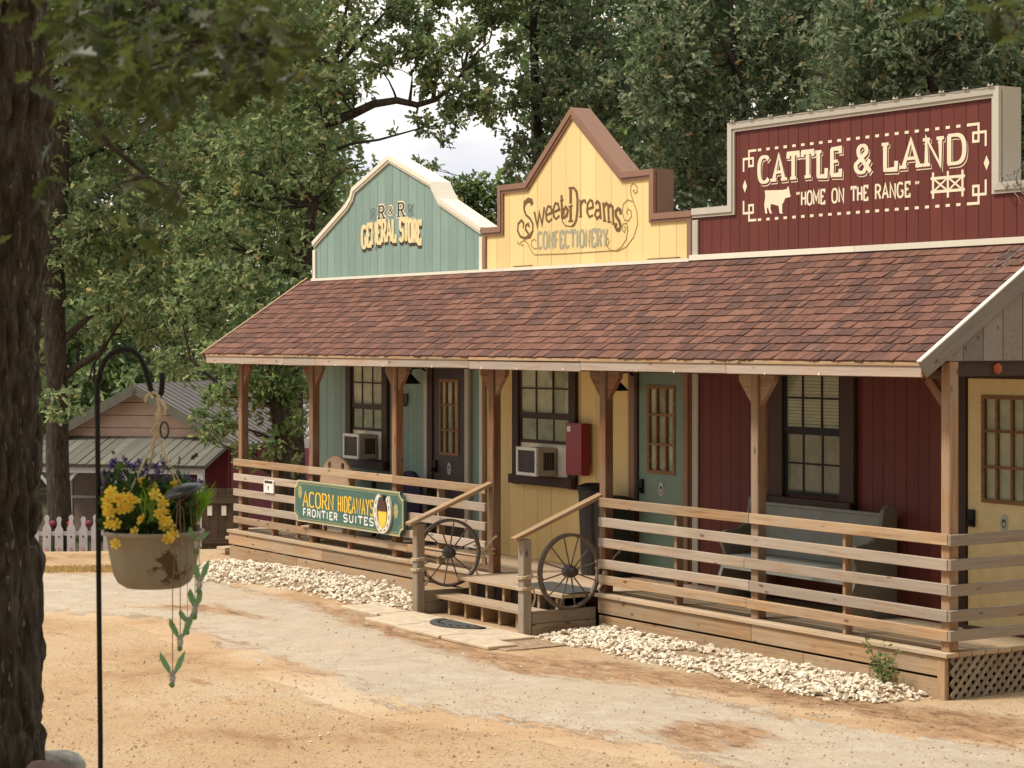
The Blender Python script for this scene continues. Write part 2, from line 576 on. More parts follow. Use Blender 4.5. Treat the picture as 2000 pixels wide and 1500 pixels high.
def text(p, word, x0, x1, zf, hf, tv, th, serif=0.0, gap=0.22, dx=0, dz=0, grow=0.0, slab=1.0):
    """word fitted between x0 and x1; zf(t), hf(t) give base line and height along it"""
    adv = [ADV.get(ch, 1.0) for ch in word]
    total = sum(adv) + gap * (len(word) - 1)
    u = (x1 - x0) / total
    x = 0
    for ch, a in zip(word, adv):
        if ch != ' ':
            p.new()
            t = (x + a / 2) / total
            z, h = zf(t) + dz, hf(t)
            X = lambda q: x0 + dx + (x + q[0] * a) * u
            Z = lambda q: z + q[1] * h
            for st in GL[ch]:
                p.stroke([(X(q), Z(q)) for q in st], tv + grow, th + grow)
            if serif:
                for q in SERIF.get(ch, []):
                    zz = Z(q) + (th / 2 if q[1] < .5 else -th / 2) * 0.8
                    p.stroke([(X(q) - serif - grow / 2, zz), (X(q) + serif + grow / 2, zz)], th * slab + grow)
        x += a + gap
def const(v):
    return lambda t: v

# ------------------------------------------------------------------ the storefront building
YW, YF, XL, XR = 13.39, 12.14, -25.88, -12.45      # wall face, porch rail face, left and right ends
DECK, EAVE_Y, EAVE_Z, RIDGE_Z = 0.38, 11.87, 2.73, 3.70
bld = thing('storefront_building', (-19.2, 13.4, 0),
            'long low wooden building with green, yellow and red false fronts above one shingled porch roof', 'building')

def interp(prof, x):
    for (xa, za), (xb, zb) in zip(prof, prof[1:]):
        if xa <= x <= xb and xb > xa:
            return za + (zb - za) * (x - xa) / (xb - xa)
    return prof[-1][1] if x > prof[-1][0] else prof[0][1]
def offset_poly(prof, o):
    """open outline moved to its right-hand (lower) side by o"""
    out = []
    n = len(prof)
    for i in range(n):
        a, b, c = prof[max(i - 1, 0)], prof[i], prof[min(i + 1, n - 1)]
        d1 = Vector((b[0] - a[0], b[1] - a[1])); d2 = Vector((c[0] - b[0], c[1] - b[1]))
        if d1.length < 1e-9: d1 = d2
        if d2.length < 1e-9: d2 = d1
        d1.normalize(); d2.normalize()
        n1, n2 = Vector((d1.y, -d1.x)), Vector((d2.y, -d2.x))
        m = n1 + n2
        m.normalize()
        k = o / max(0.4, m.dot(n1))
        out.append((b[0] + m.x * k, b[1] + m.y * k))
    return out
def facade(label, prof, mat, cap_mat, trim_mat, pitch, cap_w=0.064, trim_w=0.034):
    base = [(prof[0][0], DECK - 0.05), (prof[-1][0], DECK - 0.05)]
    inner = offset_poly(prof, .03)
    inner[0] = (prof[0][0] + .004, inner[0][1]); inner[-1] = (prof[-1][0] - .004, inner[-1][1])
    base = [(inner[0][0], DECK - .05), (inner[-1][0], DECK - .05)]
    fa = MB().prism(list(inner)[::-1] + base, YW + 0.010, YW + 0.21).build('facade', mat, bld, label=label)
    x0, x1 = prof[0][0], prof[-1][0]
    n = max(1, round((x1 - x0) / pitch))
    w = (x1 - x0) / n
    for i in range(n):
        a, b = x0 + i * w + 0.0028, x0 + (i + 1) * w - 0.0028
        xs = [a] + [p[0] for p in prof if a + 1e-4 < p[0] < b - 1e-4] + [b]
        top = []
        for x in xs:
            zs = [p[1] for p in prof if abs(p[0] - x) < 1e-4]
            top += [(x, z - 0.03) for z in (zs or [interp(prof, x)])]
        y = YW + random.uniform(0, 0.0015)
        MB().prism([(b, DECK), (a, DECK)] + top, y, YW + 0.0095).build('siding_board', mat, fa)
    # cap boards and the narrower trim below them, one piece per side of the outline
    lo, lo2 = offset_poly(prof, cap_w), offset_poly(prof, cap_w + trim_w)
    for i in range(len(prof) - 1):
        q = [prof[i], prof[i + 1], lo[i + 1], lo[i]]
        MB().prism(q, YW - 0.036, YW + 0.235).build('cap_board', cap_mat, fa)
        q = [lo[i], lo[i + 1], lo2[i + 1], lo2[i]]
        MB().prism(q, YW - 0.022, YW - 0.002).build('trim_board', trim_mat, fa)
    return fa
P_GREEN = [(-25.88, 4.24), (-24.93, 4.70), (-24.80, 4.80), (-24.74, 4.91), (-23.76, 5.27), (-22.66, 4.87), (-22.57, 4.76), (-22.46, 4.64), (-21.50, 4.245)]
P_YELL = [(-21.494, 4.235), (-21.13, 4.235), (-21.13, 4.72), (-20.55, 4.72), (-19.60, 5.50), (-18.62, 4.71), (-18.05, 4.71), (-18.05, 4.235), (-17.40, 4.235)]
P_RED = [(-17.394, 4.25), (-16.80, 4.25), (-16.80, 5.08), (-13.075, 5.08), (-13.075, 4.25), (XR, 4.25)]
F_GREEN = facade('sage green storefront with pale pointed cap', P_GREEN, MT['green'], MT['cap_white'], MT['cap_white'], 0.2, 0.056, 0.03)
F_YELL = facade('yellow storefront with tall peaked brown cap', P_YELL, MT['yellow'], MT['brown'], MT['brown'], 0.3)
F_RED = facade('dark red storefront with square grey cap', P_RED, MT['red'], MT['grey'], MT['grey'], 0.15, 0.066, 0.03)
for x, m, f in ((-25.84, 'cap_white', F_GREEN), (-21.525, 'cap_white', F_GREEN), (-21.455, 'brown', F_YELL), (-17.45, 'brown', F_YELL), (-17.35, 'grey', F_RED)):
    board('corner_trim', (x, YW - 0.012, DECK), (x, YW - 0.012, 4.13), 0.075 if m != 'grey' else 0.095, 0.022, MT[m], f, up=(1, 0, 0))
for x in (-20.0,):
    pass
# body and rear roof behind the false fronts
MB().prism_x([(YW + .215, 0), (19.5, 0), (19.5, 3.46), (16.5, 3.985), (YW + .215, 3.47)], XL + .004, XR - .004).build('rear_wall', MT['red'], bld)
mb = MB()
mb.prism_x([(YW + 0.3, 3.5), (16.5, 4.0), (19.8, 3.46), (19.8, 3.52), (16.5, 4.06), (YW + 0.3, 3.56)], XL - .1, XR + .1)
mb.build('rear_roof', MT['dark_felt'], bld)

# --- lettering of the three fronts
yl = YW - 0.0022
# green front
p = Paint(yl); q = Paint(yl - .003)
for w, a, b, h, t in (('R', -24.06, -23.90, .165, .036), ('R', -23.555, -23.385, .175, .036), ('&', -23.80, -23.68, .10, .018)):
    z = 4.47 if w == 'R' else 4.515
    text(p, w, a, b, const(z), const(h), t, t * .5, .035 if w == 'R' else 0, grow=.034)
    text(q, w, a, b, const(z), const(h), t, t * .5, .035 if w == 'R' else 0)
p.build('letter_edge', MT['cream'], F_GREEN); q.build('letter', MT['ink'], F_GREEN)
p = Paint(yl); p.auto = True
for sx, cx in ((1, -24.22), (-1, -23.225)):
    for sz, cz in ((1, 4.58), (-1, 4.50)):
        p.stroke([(cx + sx * a, cz + sz * b) for a, b in spiral(0.02, 0, .062, .012, -120, 300, 18, .9)], .018)
    p.stroke([(cx - sx * .06, 4.465), (cx - sx * .035, 4.54), (cx - sx * .06, 4.62)], .02)
p.build('scroll_ornament', m_plain('blue_grey_scroll', (.13, .17, .165)), F_GREEN)
arch = lambda t: 4.105 + .065 * (1 - (2 * t - 1) ** 2)
p = Paint(yl); q = Paint(yl - .0032)
for w, a, b, o in (('GENERAL', -24.50, -23.60, 0), ('STORE', -23.50, -22.97, .58)):
    zf = (lambda t, o=o: arch(t * (.58 if o == 0 else .42) + o))
    for d in (.012, .026, .04):
        text(p, w, a, b, zf, const(.275), .060, .050, .026, gap=.27, dx=.004, dz=-d)
    text(q, w, a, b, zf, const(.275), .060, .048, .026, gap=.27)
p.build('letter_shade', MT['ink'], F_GREEN)
q.build('letter', m_plain('butter_lettering', (.72, .575, .31), .6, var=.15, scale=20), F_GREEN)
# yellow front: measured on the wall through the photograph's pixels
def W(px, py):
    return at_y(980 + px / 6.667, 340 + py / 6.667, YW)
def wl_(pts):
    return [W(*a) for a in pts]
p = Paint(yl)
tb = lambda m: (lambda s: m + (1 - m) * math.sin(math.pi * s))
p.stroke(wl_([(400, 400), (385, 350), (345, 338), (300, 380), (290, 450), (315, 530), (370, 580), (405, 650), (405, 740), (370, 805), (300, 838), (240, 810), (208, 740), (215, 650), (255, 600), (285, 640), (280, 700)]), .040, taper=lambda s: 1.5 if .5 < s < .62 or s < .2 else .75)
p.stroke(wl_([(350, 775), (310, 720), (315, 670), (345, 645), (362, 690)]), .03)
p.new()
p.stroke(wl_([(425, 490), (465, 685), (490, 500), (525, 655), (555, 430)]), .036)
p.new()
for cx, cy in ((617, 520), (712, 480)):
    p.new()
    p.stroke(wl_([(cx - 40, cy + 18), (cx + 38, cy - 20), (cx + 20, cy - 95), (cx - 15, cy - 100), (cx - 42, cy - 20), (cx - 35, cy + 70), (cx - 5, cy + 105), (cx + 40, cy + 60)]), .034, .022)
p.new()
p.stroke(wl_([(778, 275), (785, 560), (800, 565), (850, 540), (862, 470), (835, 430), (800, 470), (812, 520)]), .038)
p.stroke(wl_([(760, 350), (805, 335)]), .022)
p.stroke(wl_([(785, 560), (790, 620), (830, 670), (900, 685), (950, 660)]), .014)
p.new()
p.stroke(wl_([(898, 185), (898, 385)]), .05); p.stroke(wl_([(898, 410), (898, 610)]), .05)
p.stroke(wl_([(870, 182), (940, 180), (975, 230), (988, 330), (985, 480), (970, 600), (945, 655), (915, 680)]), .045, .02)
p.stroke(wl_([(868, 615), (930, 610)]), .022); p.stroke(wl_([(872, 425), (925, 408)]), .022)
p.new()
p.stroke(wl_([(1025, 335), (1030, 555)]), .038); p.stroke(wl_([(1010, 555), (1045, 550)]), .02); p.stroke(wl_([(1030, 400), (1060, 345), (1085, 345), (1095, 380)]), .03)
p.new()
p.stroke(wl_([(1110, 460), (1190, 430), (1180, 355), (1150, 335), (1118, 390), (1112, 490), (1140, 560), (1190, 535)]), .034, .022)
p.new()
p.stroke(wl_([(1218, 390), (1245, 355), (1275, 385), (1290, 585)]), .034); p.stroke(wl_([(1280, 470), (1230, 470), (1212, 530), (1240, 580), (1285, 540)]), .03)
p.new()
p.stroke(wl_([(1322, 370), (1340, 605)]), .036); p.stroke(wl_([(1330, 430), (1360, 380), (1385, 400), (1395, 620)]), .034); p.stroke(wl_([(1388, 440), (1420, 400), (1445, 430), (1455, 645)]), .034)
for a, b in ((1318, 606), (1378, 622), (1438, 648)):
    p.stroke(wl_([(a, b), (a + 45, b + 2)]), .02)
p.new()
p.stroke(wl_([(1548, 525), (1545, 470), (1515, 450), (1482, 490), (1490, 550), (1530, 610), (1548, 670), (1530, 730), (1500, 725), (1478, 680), (1500, 640)]), .042)
p.build('letter', MT['ink_brown'], F_YELL)
p = Paint(yl)
b0, b1 = W(470, 970), W(1378, 935)
zt0, zt1 = W(470, 772)[1], W(1360, 735)[1]
text(p, 'CONFECTIONERY', b0[0], b1[0], lambda t: b0[1] + (b1[1] - b0[1]) * t, lambda t: .185 + .0 * t, .036, .026, 0, gap=.42)
p.build('letter', MT['lead'], F_YELL)
p = Paint(yl); p.auto = True
p.stroke(wl_([(1420, 1000), (1300, 1008), (900, 1035), (430, 1052), (390, 1010), (350, 920), (310, 870), (270, 870), (240, 900), (260, 930), (285, 920)]), .012)
p.stroke(wl_([(460, 965), (425, 975), (385, 930), (390, 870), (430, 845), (445, 880)]), .012)
p.stroke(wl_([(1380, 930), (1400, 870), (1380, 830), (1360, 870), (1370, 940), (1420, 995), (1490, 995), (1560, 950), (1620, 850), (1645, 720), (1625, 640), (1580, 650), (1565, 720), (1600, 760), (1615, 700), (1595, 680)]), .012)
p.stroke(wl_([(1420, 1000), (1510, 1005), (1620, 950), (1720, 820), (1770, 650), (1760, 480), (1715, 360), (1680, 250), (1680, 160), (1715, 118), (1760, 160), (1765, 230), (1735, 255), (1712, 220), (1730, 205)]), .012)
p.stroke(wl_([(1715, 360), (1640, 335), (1585, 390), (1570, 500), (1600, 600), (1650, 610), (1690, 550), (1685, 480), (1645, 455), (1625, 500), (1645, 525)]), .012)
p.stroke(wl_([(215, 870), (205, 900), (230, 920), (240, 890)]), .01)
p.build('scroll_ornament', m_plain('thin_brown_scroll', (.30, .185, .06)), F_YELL)
# red front
p = Paint(yl); q = Paint(yl - .0016); s_ = Paint(yl - .0032)
for w, a, b in (('CATTLE', -16.335, -15.13), ('&', -14.94, -14.72), ('LAND', -14.545, -13.51)):
    g = .38
    text(p, w, a, b, const(4.452), const(.25), .052, .030, .046, gap=g, dx=.014, dz=-.022, grow=.010)
    text(q, w, a, b, const(4.452), const(.25), .052, .030, .046, gap=g, dx=.006, dz=-.010, grow=.014)
    text(s_, w, a, b, const(4.452), const(.25), .052, .030, .046, gap=g)
p.build('letter_shade', MT['cream'], F_RED); q.build('letter_gap', MT['red'], F_RED); s_.build('letter', MT['cream'], F_RED)
p = Paint(yl)
for w, a, b in (('HOME', -15.70, -15.36), ('ON', -15.255, -15.09), ('THE', -14.985, -14.76), ('RANGE', -14.66, -14.20)):
    text(p, w, a, b, const(4.195), const(.128), .022, .022, 0, gap=.32)
text(p, '"', -15.775, -15.715, const(4.205), const(.12), .02, .02)
text(p, '"', -14.135, -14.07, const(4.205), const(.12), .02, .02)
p.build('letter', MT['cream'], F_RED)
p = Paint(yl); p.auto = True
for i in range(23):
    x = -16.33 + i * (2.87 / 22)
    for z in (4.776, 4.086):
        p.stroke([(x - .026, z), (x + .026, z)], .026)
for sx, x0 in ((1, -16.58), (-1, -13.26)):
    for sz, z0 in ((-1, 4.776), (1, 4.086)):
        g = lambda a, b: (x0 + sx * a, z0 + sz * b)
        for st in ([(.20, 0), (.085, 0), (.085, .15), (.15, .15), (.15, .075), (.0, .075), (.0, .20)],):
            p.stroke([g(*t) for t in st], .024)
for x in (-16.56, -13.25):
    p.poly([(x - .034, 4.43), (x, 4.365), (x + .034, 4.43), (x, 4.495)])
p.auto = False; p.new()
for x in (-13.905, -13.72, -13.54):
    p.stroke([(x, 4.155), (x, 4.39)], .026)
for z in (4.215, 4.335):
    p.stroke([(-13.935, z), (-13.51, z)], .026)
for xa, xb in ((-13.905, -13.72), (-13.72, -13.54)):
    p.stroke([(xa, 4.215), (xb, 4.335)], .018); p.stroke([(xa, 4.335), (xb, 4.215)], .018)
cow = [(1494, 372), (1530, 371), (1537, 369), (1540, 363), (1542, 370), (1543, 378), (1545, 384), (1539, 386), (1534, 387), (1531, 395), (1528, 399), (1528, 414), (1530, 417), (1523, 417), (1521, 402), (1513, 400), (1506, 398), (1505, 407), (1508, 417), (1504, 417), (1500, 405), (1498, 408), (1499, 417), (1495, 417), (1493, 400), (1495, 385)]
cw = [at_y(a, b, YW) for a, b in cow]
p.new()
p.poly(cw[::-1])
p.build('painted_mark', MT['cream'], F_RED)

# ------------------------------------------------------------------ porch roof
SL = Vector((0, YW - 0.03 - EAVE_Y, RIDGE_Z - EAVE_Z))
SLEN = SL.length
SL.normalize()
SN = Vector((0, -SL.z, SL.y))
XE0, XE1 = -26.12, -12.46
roof = MB().prism_x([(EAVE_Y, EAVE_Z - .03), (YW - .03, RIDGE_Z - .03), (YW - .03, RIDGE_Z - .012), (EAVE_Y, EAVE_Z - .012)], XE0, XE1).build('porch_roof', MT['dark_felt'], bld)
n = Nodes('asphalt_shingle')
oi = n.new('ObjectInfo')
sh_stops = [(0.0, (.104, .060, .050)), (.25, (.124, .069, .055)), (.5, (.152, .079, .060)), (.75, (.178, .090, .065)), (.93, (.205, .108, .078)), (1.0, (.122, .072, .060))]
gr = n.noise(n.coord(rand=True), 260, 2, .7)
gr2 = n.noise(n.coord(rand=True, scale=(8, 8, 8)), 1.2, 3, .6)
c = n.ramp(oi.outputs['Random'], sh_stops)
c = n.mix(n.ramp(gr, [(.35, (0, 0, 0)), (.7, (1, 1, 1))]), K((.62, .62, .62), 1), (1.3, 1.3, 1.3), 'MIX') if False else n.mix(1.0, c, n.ramp(gr, [(.3, (.62, .6, .6)), (.7, (1.28, 1.25, 1.22))]), 'MULTIPLY')
c = n.mix(1.0, c, n.ramp(gr2, [(.3, (.85, .85, .85)), (.7, (1.12, 1.12, 1.12))]), 'MULTIPLY')
n.color(c); n.rough(.93, .12); n.bump(gr, .5, .004)
MT['shingle'] = n.m
n = Nodes('asphalt_shingle_far')
ge = n.new('NewGeometry')
gr = n.noise(n.coord(), 200, 2, .7)
c = n.mix(1.0, n.ramp(ge.outputs['Random Per Island'], sh_stops), n.ramp(gr, [(.3, (.62, .6, .6)), (.7, (1.28, 1.25, 1.22))]), 'MULTIPLY')
n.color(c); n.rough(.93, .12); n.bump(gr, .5, .004)
MT['shingle_far'] = n.m
ROWS = 15
EXPO = SLEN / ROWS
def shingle_vf(w, rag):
    l, t0, t1 = EXPO * 1.32, 0.0035, 0.017
    a, b, c_, d = rag
    v = [(-w / 2 + a, -b, t1), (w / 2 - c_, -d, t1), (w / 2, l, t0), (-w / 2, l, t0)]
    v += [(x, y, -0.002 if z == t1 else -0.004) for x, y, z in v]
    return v, [[0, 1, 2, 3], [7, 6, 5, 4], [4, 5, 1, 0], [5, 6, 2, 1], [6, 7, 3, 2], [7, 4, 0, 3]]
sh_mesh = []
for w in (.10, .125, .15, .175, .21):
    for k in range(3):
        v, f = shingle_vf(w, (random.uniform(0, .012), random.uniform(-.008, .010), random.uniform(0, .012), random.uniform(-.008, .010)))
        sh_mesh.append((w, v, f, mesh_of('shingle', v, f, MT['shingle'])))
rowm = Matrix((Vector((1, 0, 0)), SL, SN)).transposed().to_4x4()
cand = []
for r_ in range(ROWS):
    x = XE0 + random.uniform(-.2, 0)
    while x < XE1:
        w, v, f, me = random.choice(sh_mesh)
        w2 = w
        xa, xb = max(x, XE0), min(x + w, XE1)
        if xb - xa > .03:
            m = rowm.copy()
            m.translation = Vector(((xa + xb) / 2, EAVE_Y, EAVE_Z)) + SL * (r_ * EXPO - (0.02 if r_ == 0 else 0)) + SN * (0.0002 * random.random() - .004)
            m = m @ Matrix.Diagonal(((xb - xa - .003) / w, 1, random.uniform(.8, 1.25), 1))
            cand.append(((xa + xb) / 2, me, v, f, m))
        x += w
cand.sort(key=lambda t: -t[0])
for x, me, v, f, m in cand[:300]:
    obj('shingle', me, roof, m)
mb = MB()
for x, me, v, f, m in cand[300:]:
    mb.add([m @ Vector(a) for a in v], f)
mb.build('shingles', MT['shingle_far'], roof)['kind'] = 'stuff'
# flashing where the roof meets the fronts
for a, b in ((XL, -21.0), (-21.0, -17.42), (-17.42, -14.9), (-14.9, XR)):
    z = RIDGE_Z + .012 + (.02 if a > -17.5 else 0)
    board('flashing', (a + .003, YW - .035, z + .012), (b - .003, YW - .035, z + .012), .055 if a > -17.5 else .035, .02, MT['cap_white'], roof, bev=0)
for a, b in ((-20.78, -20.4), (-18.15, -17.6)):
    board('roof_batten', (a, YW - .03, RIDGE_Z + .055), (b, YW - .03, RIDGE_Z + .055), .012, .03, MT['brown'], roof)
# fascia in lengths, with the thin upper strip
jx = [XE0 + .06, -23.75, -22.9, -21.1, -19.35, -17.25, -14.95, XE1 - .0]
for i, (a, b) in enumerate(zip(jx, jx[1:])):
    dz = random.uniform(-.012, .006)
    dz2 = dz if i else 0
    board('fascia_board', (a + .002, EAVE_Y + .012, EAVE_Z - .09 + dz2), (b - .002, EAVE_Y + .012, EAVE_Z - .09 + dz2 + random.uniform(-.006, .006)), .088, .026, MT['fascia'], roof)
    board('drip_board', (a + .002, EAVE_Y + .008, EAVE_Z - .030), (b - .002, EAVE_Y + .008, EAVE_Z - .030), .032, .04, MT['rim'], roof)
mb = MB()
for i in range(14):
    x = -25.9 + i * .95 + random.uniform(-.3, .3)
    z = EAVE_Z - .13 + random.uniform(-.004, .004)
    mb.box((x - .008, EAVE_Y - .010, z - .006), (x + random.uniform(.004, .018), EAVE_Y - .002, z + random.uniform(.006, .016)))
mb.build('fascia_clips', MT['cap_white'], roof)['kind'] = 'stuff'
# rake boards, drip edge, gable planks at the near end; plain rake at the far end
for x in (XE1 + .014, XE0 - .014):
    a, b = Vector((x, EAVE_Y - .03, EAVE_Z - .03)), Vector((x, YW + .1, RIDGE_Z + .08 - .0))
    b = a + SL * (SLEN + .12)
    board('rake_board', a - SN * .055, b - SN * .055, .145, .028, MT['old'], roof, up=SN)
    board('drip_edge', a + SN * .024 + Vector((0, 0, 0)), b + SN * .024, .012, .045, MT['cap_white'] if x > XR - 1 else MT['rim'], roof, up=SN, bev=0)
xg = XR + .0
y = 12.10
ys = [12.13, 12.33, 12.555, 12.78, 13.005, 13.23, 13.45]
for a, b in zip(ys, ys[1:]):
    za, zb = [EAVE_Z + (t - EAVE_Y) * SL.z / SL.y - .05 for t in (a, b)]
    MB().prism_x([(a + .004, 2.725), (b - .004, 2.725), (b - .004, zb), (a + .004, za)], xg - .035, xg - .013).build('gable_plank', MT['old'], roof)
MB().box((XR - .10, 12.18, 2.60), (XR - .04, YW, 2.724)).build('end_beam', MT['dark_brown'], roof)
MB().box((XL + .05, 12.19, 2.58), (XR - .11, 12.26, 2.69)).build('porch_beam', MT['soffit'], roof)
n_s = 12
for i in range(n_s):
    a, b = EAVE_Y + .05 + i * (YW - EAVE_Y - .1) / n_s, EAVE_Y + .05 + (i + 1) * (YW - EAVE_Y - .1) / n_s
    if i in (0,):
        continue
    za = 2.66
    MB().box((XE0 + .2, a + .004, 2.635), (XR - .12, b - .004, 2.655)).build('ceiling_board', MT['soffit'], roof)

# ------------------------------------------------------------------ porch deck, posts, rails, steps
deck = MB().box((XL + .03, YF + .03, DECK - .17), (XR - .05, YW - .02, DECK - .042)).build('porch_deck', MT['dark_felt'], bld)
xs = [XL - .02, -21.2, -16.9, XR + .04]
for r_ in range(9):
    y0 = YF - .045 + r_ * .147
    sh = (0, .7, -.5)[r_ % 3]
    cuts = [xs[0]] + [t + sh for t in xs[1:-1]] + [xs[-1]]
    for a, b in zip(cuts, cuts[1:]):
        zz = DECK - .019 + random.uniform(-.002, .002)
        y1 = min(y0 + .141, YW - .004)
        board('deck_board', (a + .002, (y0 + y1) / 2, zz), (b - .002, (y0 + y1) / 2, zz), y1 - y0, .038, MT['deck'], deck, up=(0, 1, 0))
for a, b in ((XL, -23.2), (-23.2, -19.45), (-17.30, -14.9), (-14.9, XR)):
    board('rim_board', (a + .002, YF - .005, DECK - .118), (b - .002, YF - .005, DECK - .118), .152, .036, MT['rim'], deck)
for a, b in ((XL + .0, -23.9), (-23.9, -19.45), (-17.30, -14.2), (-14.2, -13.35), (-13.35, XR - .09)):
    board('skirt_board', (a + .002, YF + .006, DECK - .315), (b - .002, YF + .006, DECK - .315), .20, .036, MT['rim'], deck)
board('corner_post', (XR - .045, YF - .0, -.1), (XR - .045, YF - .0, DECK - .05), .085, .05, MT['rim'], deck, up=(1, 0, 0))
board('rim_board', (XR - .01, YF + .02, DECK - .118), (XR - .01, YW, DECK - .118), .15, .03, MT['dark_brown'], deck)
# lattice closing the end of the porch
for k in range(24):
    for sgn in (-1, 1):
        yb = 11.7 + k * .095
        a, b = Vector((XR + .008 + (.009 if sgn > 0 else 0), yb, -.06)), Vector((XR + .008 + (.009 if sgn > 0 else 0), yb + sgn * .42, .36))
        # keep inside the frame
        pts = []
        for t in (0, 1):
            pass
        lo_y, hi_y = YF + .03, 13.6
        d = b - a
        t0, t1 = 0.0, 1.0
        if abs(d.y) > 1e-6:
            ta, tb = (lo_y - a.y) / d.y, (hi_y - a.y) / d.y
            t0, t1 = max(t0, min(ta, tb)), min(t1, max(ta, tb))
        if t1 - t0 > .08:
            board('lattice_slat', a + d * t0, a + d * t1, .034, .007, MT['newel'], deck, up=(1, 0, 0) if False else Vector((1, 0, 0)).cross(d), bev=0)
MB().box((XR - .6, YF + .1, -.1), (XR - .55, YW, DECK - .1)).build('underdeck_dark_panel', MT['underdeck_dark'], deck)  # near-black panel standing in for the shade under the deck

POSTS = [-25.66, -23.62, -21.52, -19.40, -17.31, -14.93, -12.51]
for i, x in enumerate(POSTS):
    mat = MT['post_light'] if i >= 5 else MT['post']
    bot = DECK if i not in () else 0
    p_ = board('post', (x, YF + .088, bot), (x, YF + .088, 2.70 if i < 6 else 2.72), .102, .102, mat, bld, up=(1, 0, 0), bev=.007)
    for sgn in (-1, 1):
        if (i == 0 and sgn < 0) or (i == 6 and sgn > 0):
            continue
        if i < 6:
            MB().prism([(x + sgn * .052, 2.30), (x + sgn * .052, 2.62), (x + sgn * .25, 2.62), (x + sgn * .25, 2.53)][::-sgn], YF + .062, YF + .112).build('knee_brace', MT['post'] if i < 5 else MT['post_light'], p_)
        else:
            board('knee_brace', (x + sgn * .03, YF + .088, 2.36), (x + sgn * .24, YF + .088, 2.58), .08, .045, MT['post'], p_, up=(0, 0, 1))
ZR = [(1.284, .092, 0), (1.085, .092, 1), (.880, .092, 1), (.675, .092, 1), (.515, .088, 0)]
def rails(xa, xb, cuts):
    for j, (z, w, g) in enumerate(ZR):
        cs = [xa] + [c_ + (random.uniform(-.03, .03)) for c_ in cuts[j]] + [xb]
        for a, b in zip(cs, cs[1:]):
            board('rail' if j == 0 else 'slat', (a + .002, YF + .018 + random.uniform(-.002, .002), z + random.uniform(-.004, .004)),
                  (b - .002, YF + .018 + random.uniform(-.002, .002), z + random.uniform(-.004, .004)), w, .036, MT['rail_grey' if g else 'rail_warm'], bld)
    
rails(-25.79, -19.46, [[-23.6, -21.5], [-21.5], [-23.6, -21.5], [-21.5], [-23.62, -21.15]])
rails(-17.33, XR - .0, [[-14.98], [], [-15.0], [-14.95], [-14.98]])
for a, b in ((-25.8, -23.6), (-23.6, -21.5), (-21.5, -19.45), (-17.34, -14.98), (-14.98, XR + .02)):
    board('rail_cap', (a + .002, YF + .02, 1.339), (b - .002, YF + .02, 1.339), .062, .018, MT['rail_warm'], bld, up=(0, 1, 0)) if False else None
for x in (-24.69, -22.62, -20.51, -16.1, -13.72):
    board('baluster', (x, YF + .075, DECK), (x, YF + .075, 1.32), .085, .038, MT['post_light'], bld, up=(0, 1, 0))
for j, (z, w, g) in enumerate(ZR):
    for a, b in ((YF + .002, YW + .35),):
        board('slat' if j else 'rail', (XR + .020, a, z), (XR + .020, b, z), w, .036, MT['rail_dull' if g else 'rail_dull'], bld)

# stairs: newel posts, hand rails, side boards, treads on stringers
XSL, XSR = -19.42, -17.36
stair = MB().box((XSL + .2, YF - .28, 0.02), (XSR - .15, YF - .05, DECK - .05)).build('stairs', MT['dark_felt'], bld)
for x in (XSL, XSR):
    board('newel_post', (x, 11.29, -.02), (x, 11.29, .955), .10, .10, MT['newel'], stair, up=(1, 0, 0), bev=.008)
    board('hand_rail', (x, 11.16, .955), (x, YF + .06, 1.352), .10, .038, MT['rail_warm'], stair, up=(1, 0, 0))
    for k in range(2):
        board('side_board', (x + (.02 if x == XSR else -.01), 11.35, .062 + k * .122), (x + (.02 if x == XSR else -.01), YF - .03, .062 + k * .122), .118, .04, MT['newel'], stair)
board('side_board', (XSL - .075, 11.27, .11), (XSL - .075, 11.32, .11), .22, .04, MT['newel'], stair)
for k in range(6):
    x = XSL + .22 + k * .33
    pr = [(11.52, 0), (11.52, .165), (11.78, .165), (11.78, .342), (YF - .03, .342), (YF - .03, 0)]
    MB().prism_x(pr, x, x + .04).build('stringer', MT['rim'], stair)
for y0, z, dx in ((11.46, .185, .0), (11.605, .185, .0)):
    board('tread', (XSL + .06, y0 + .065, z), (XSR - .07, y0 + .065, z), .138, .038, MT['deck'], stair, up=(0, 1, 0))
for k in range(3):
    board('tread', (XSL + .06, 11.73 + .069 + k * .145, .362), (XSR + .0, 11.73 + .069 + k * .145, .362), .139, .038, MT['deck'], stair, up=(0, 1, 0))

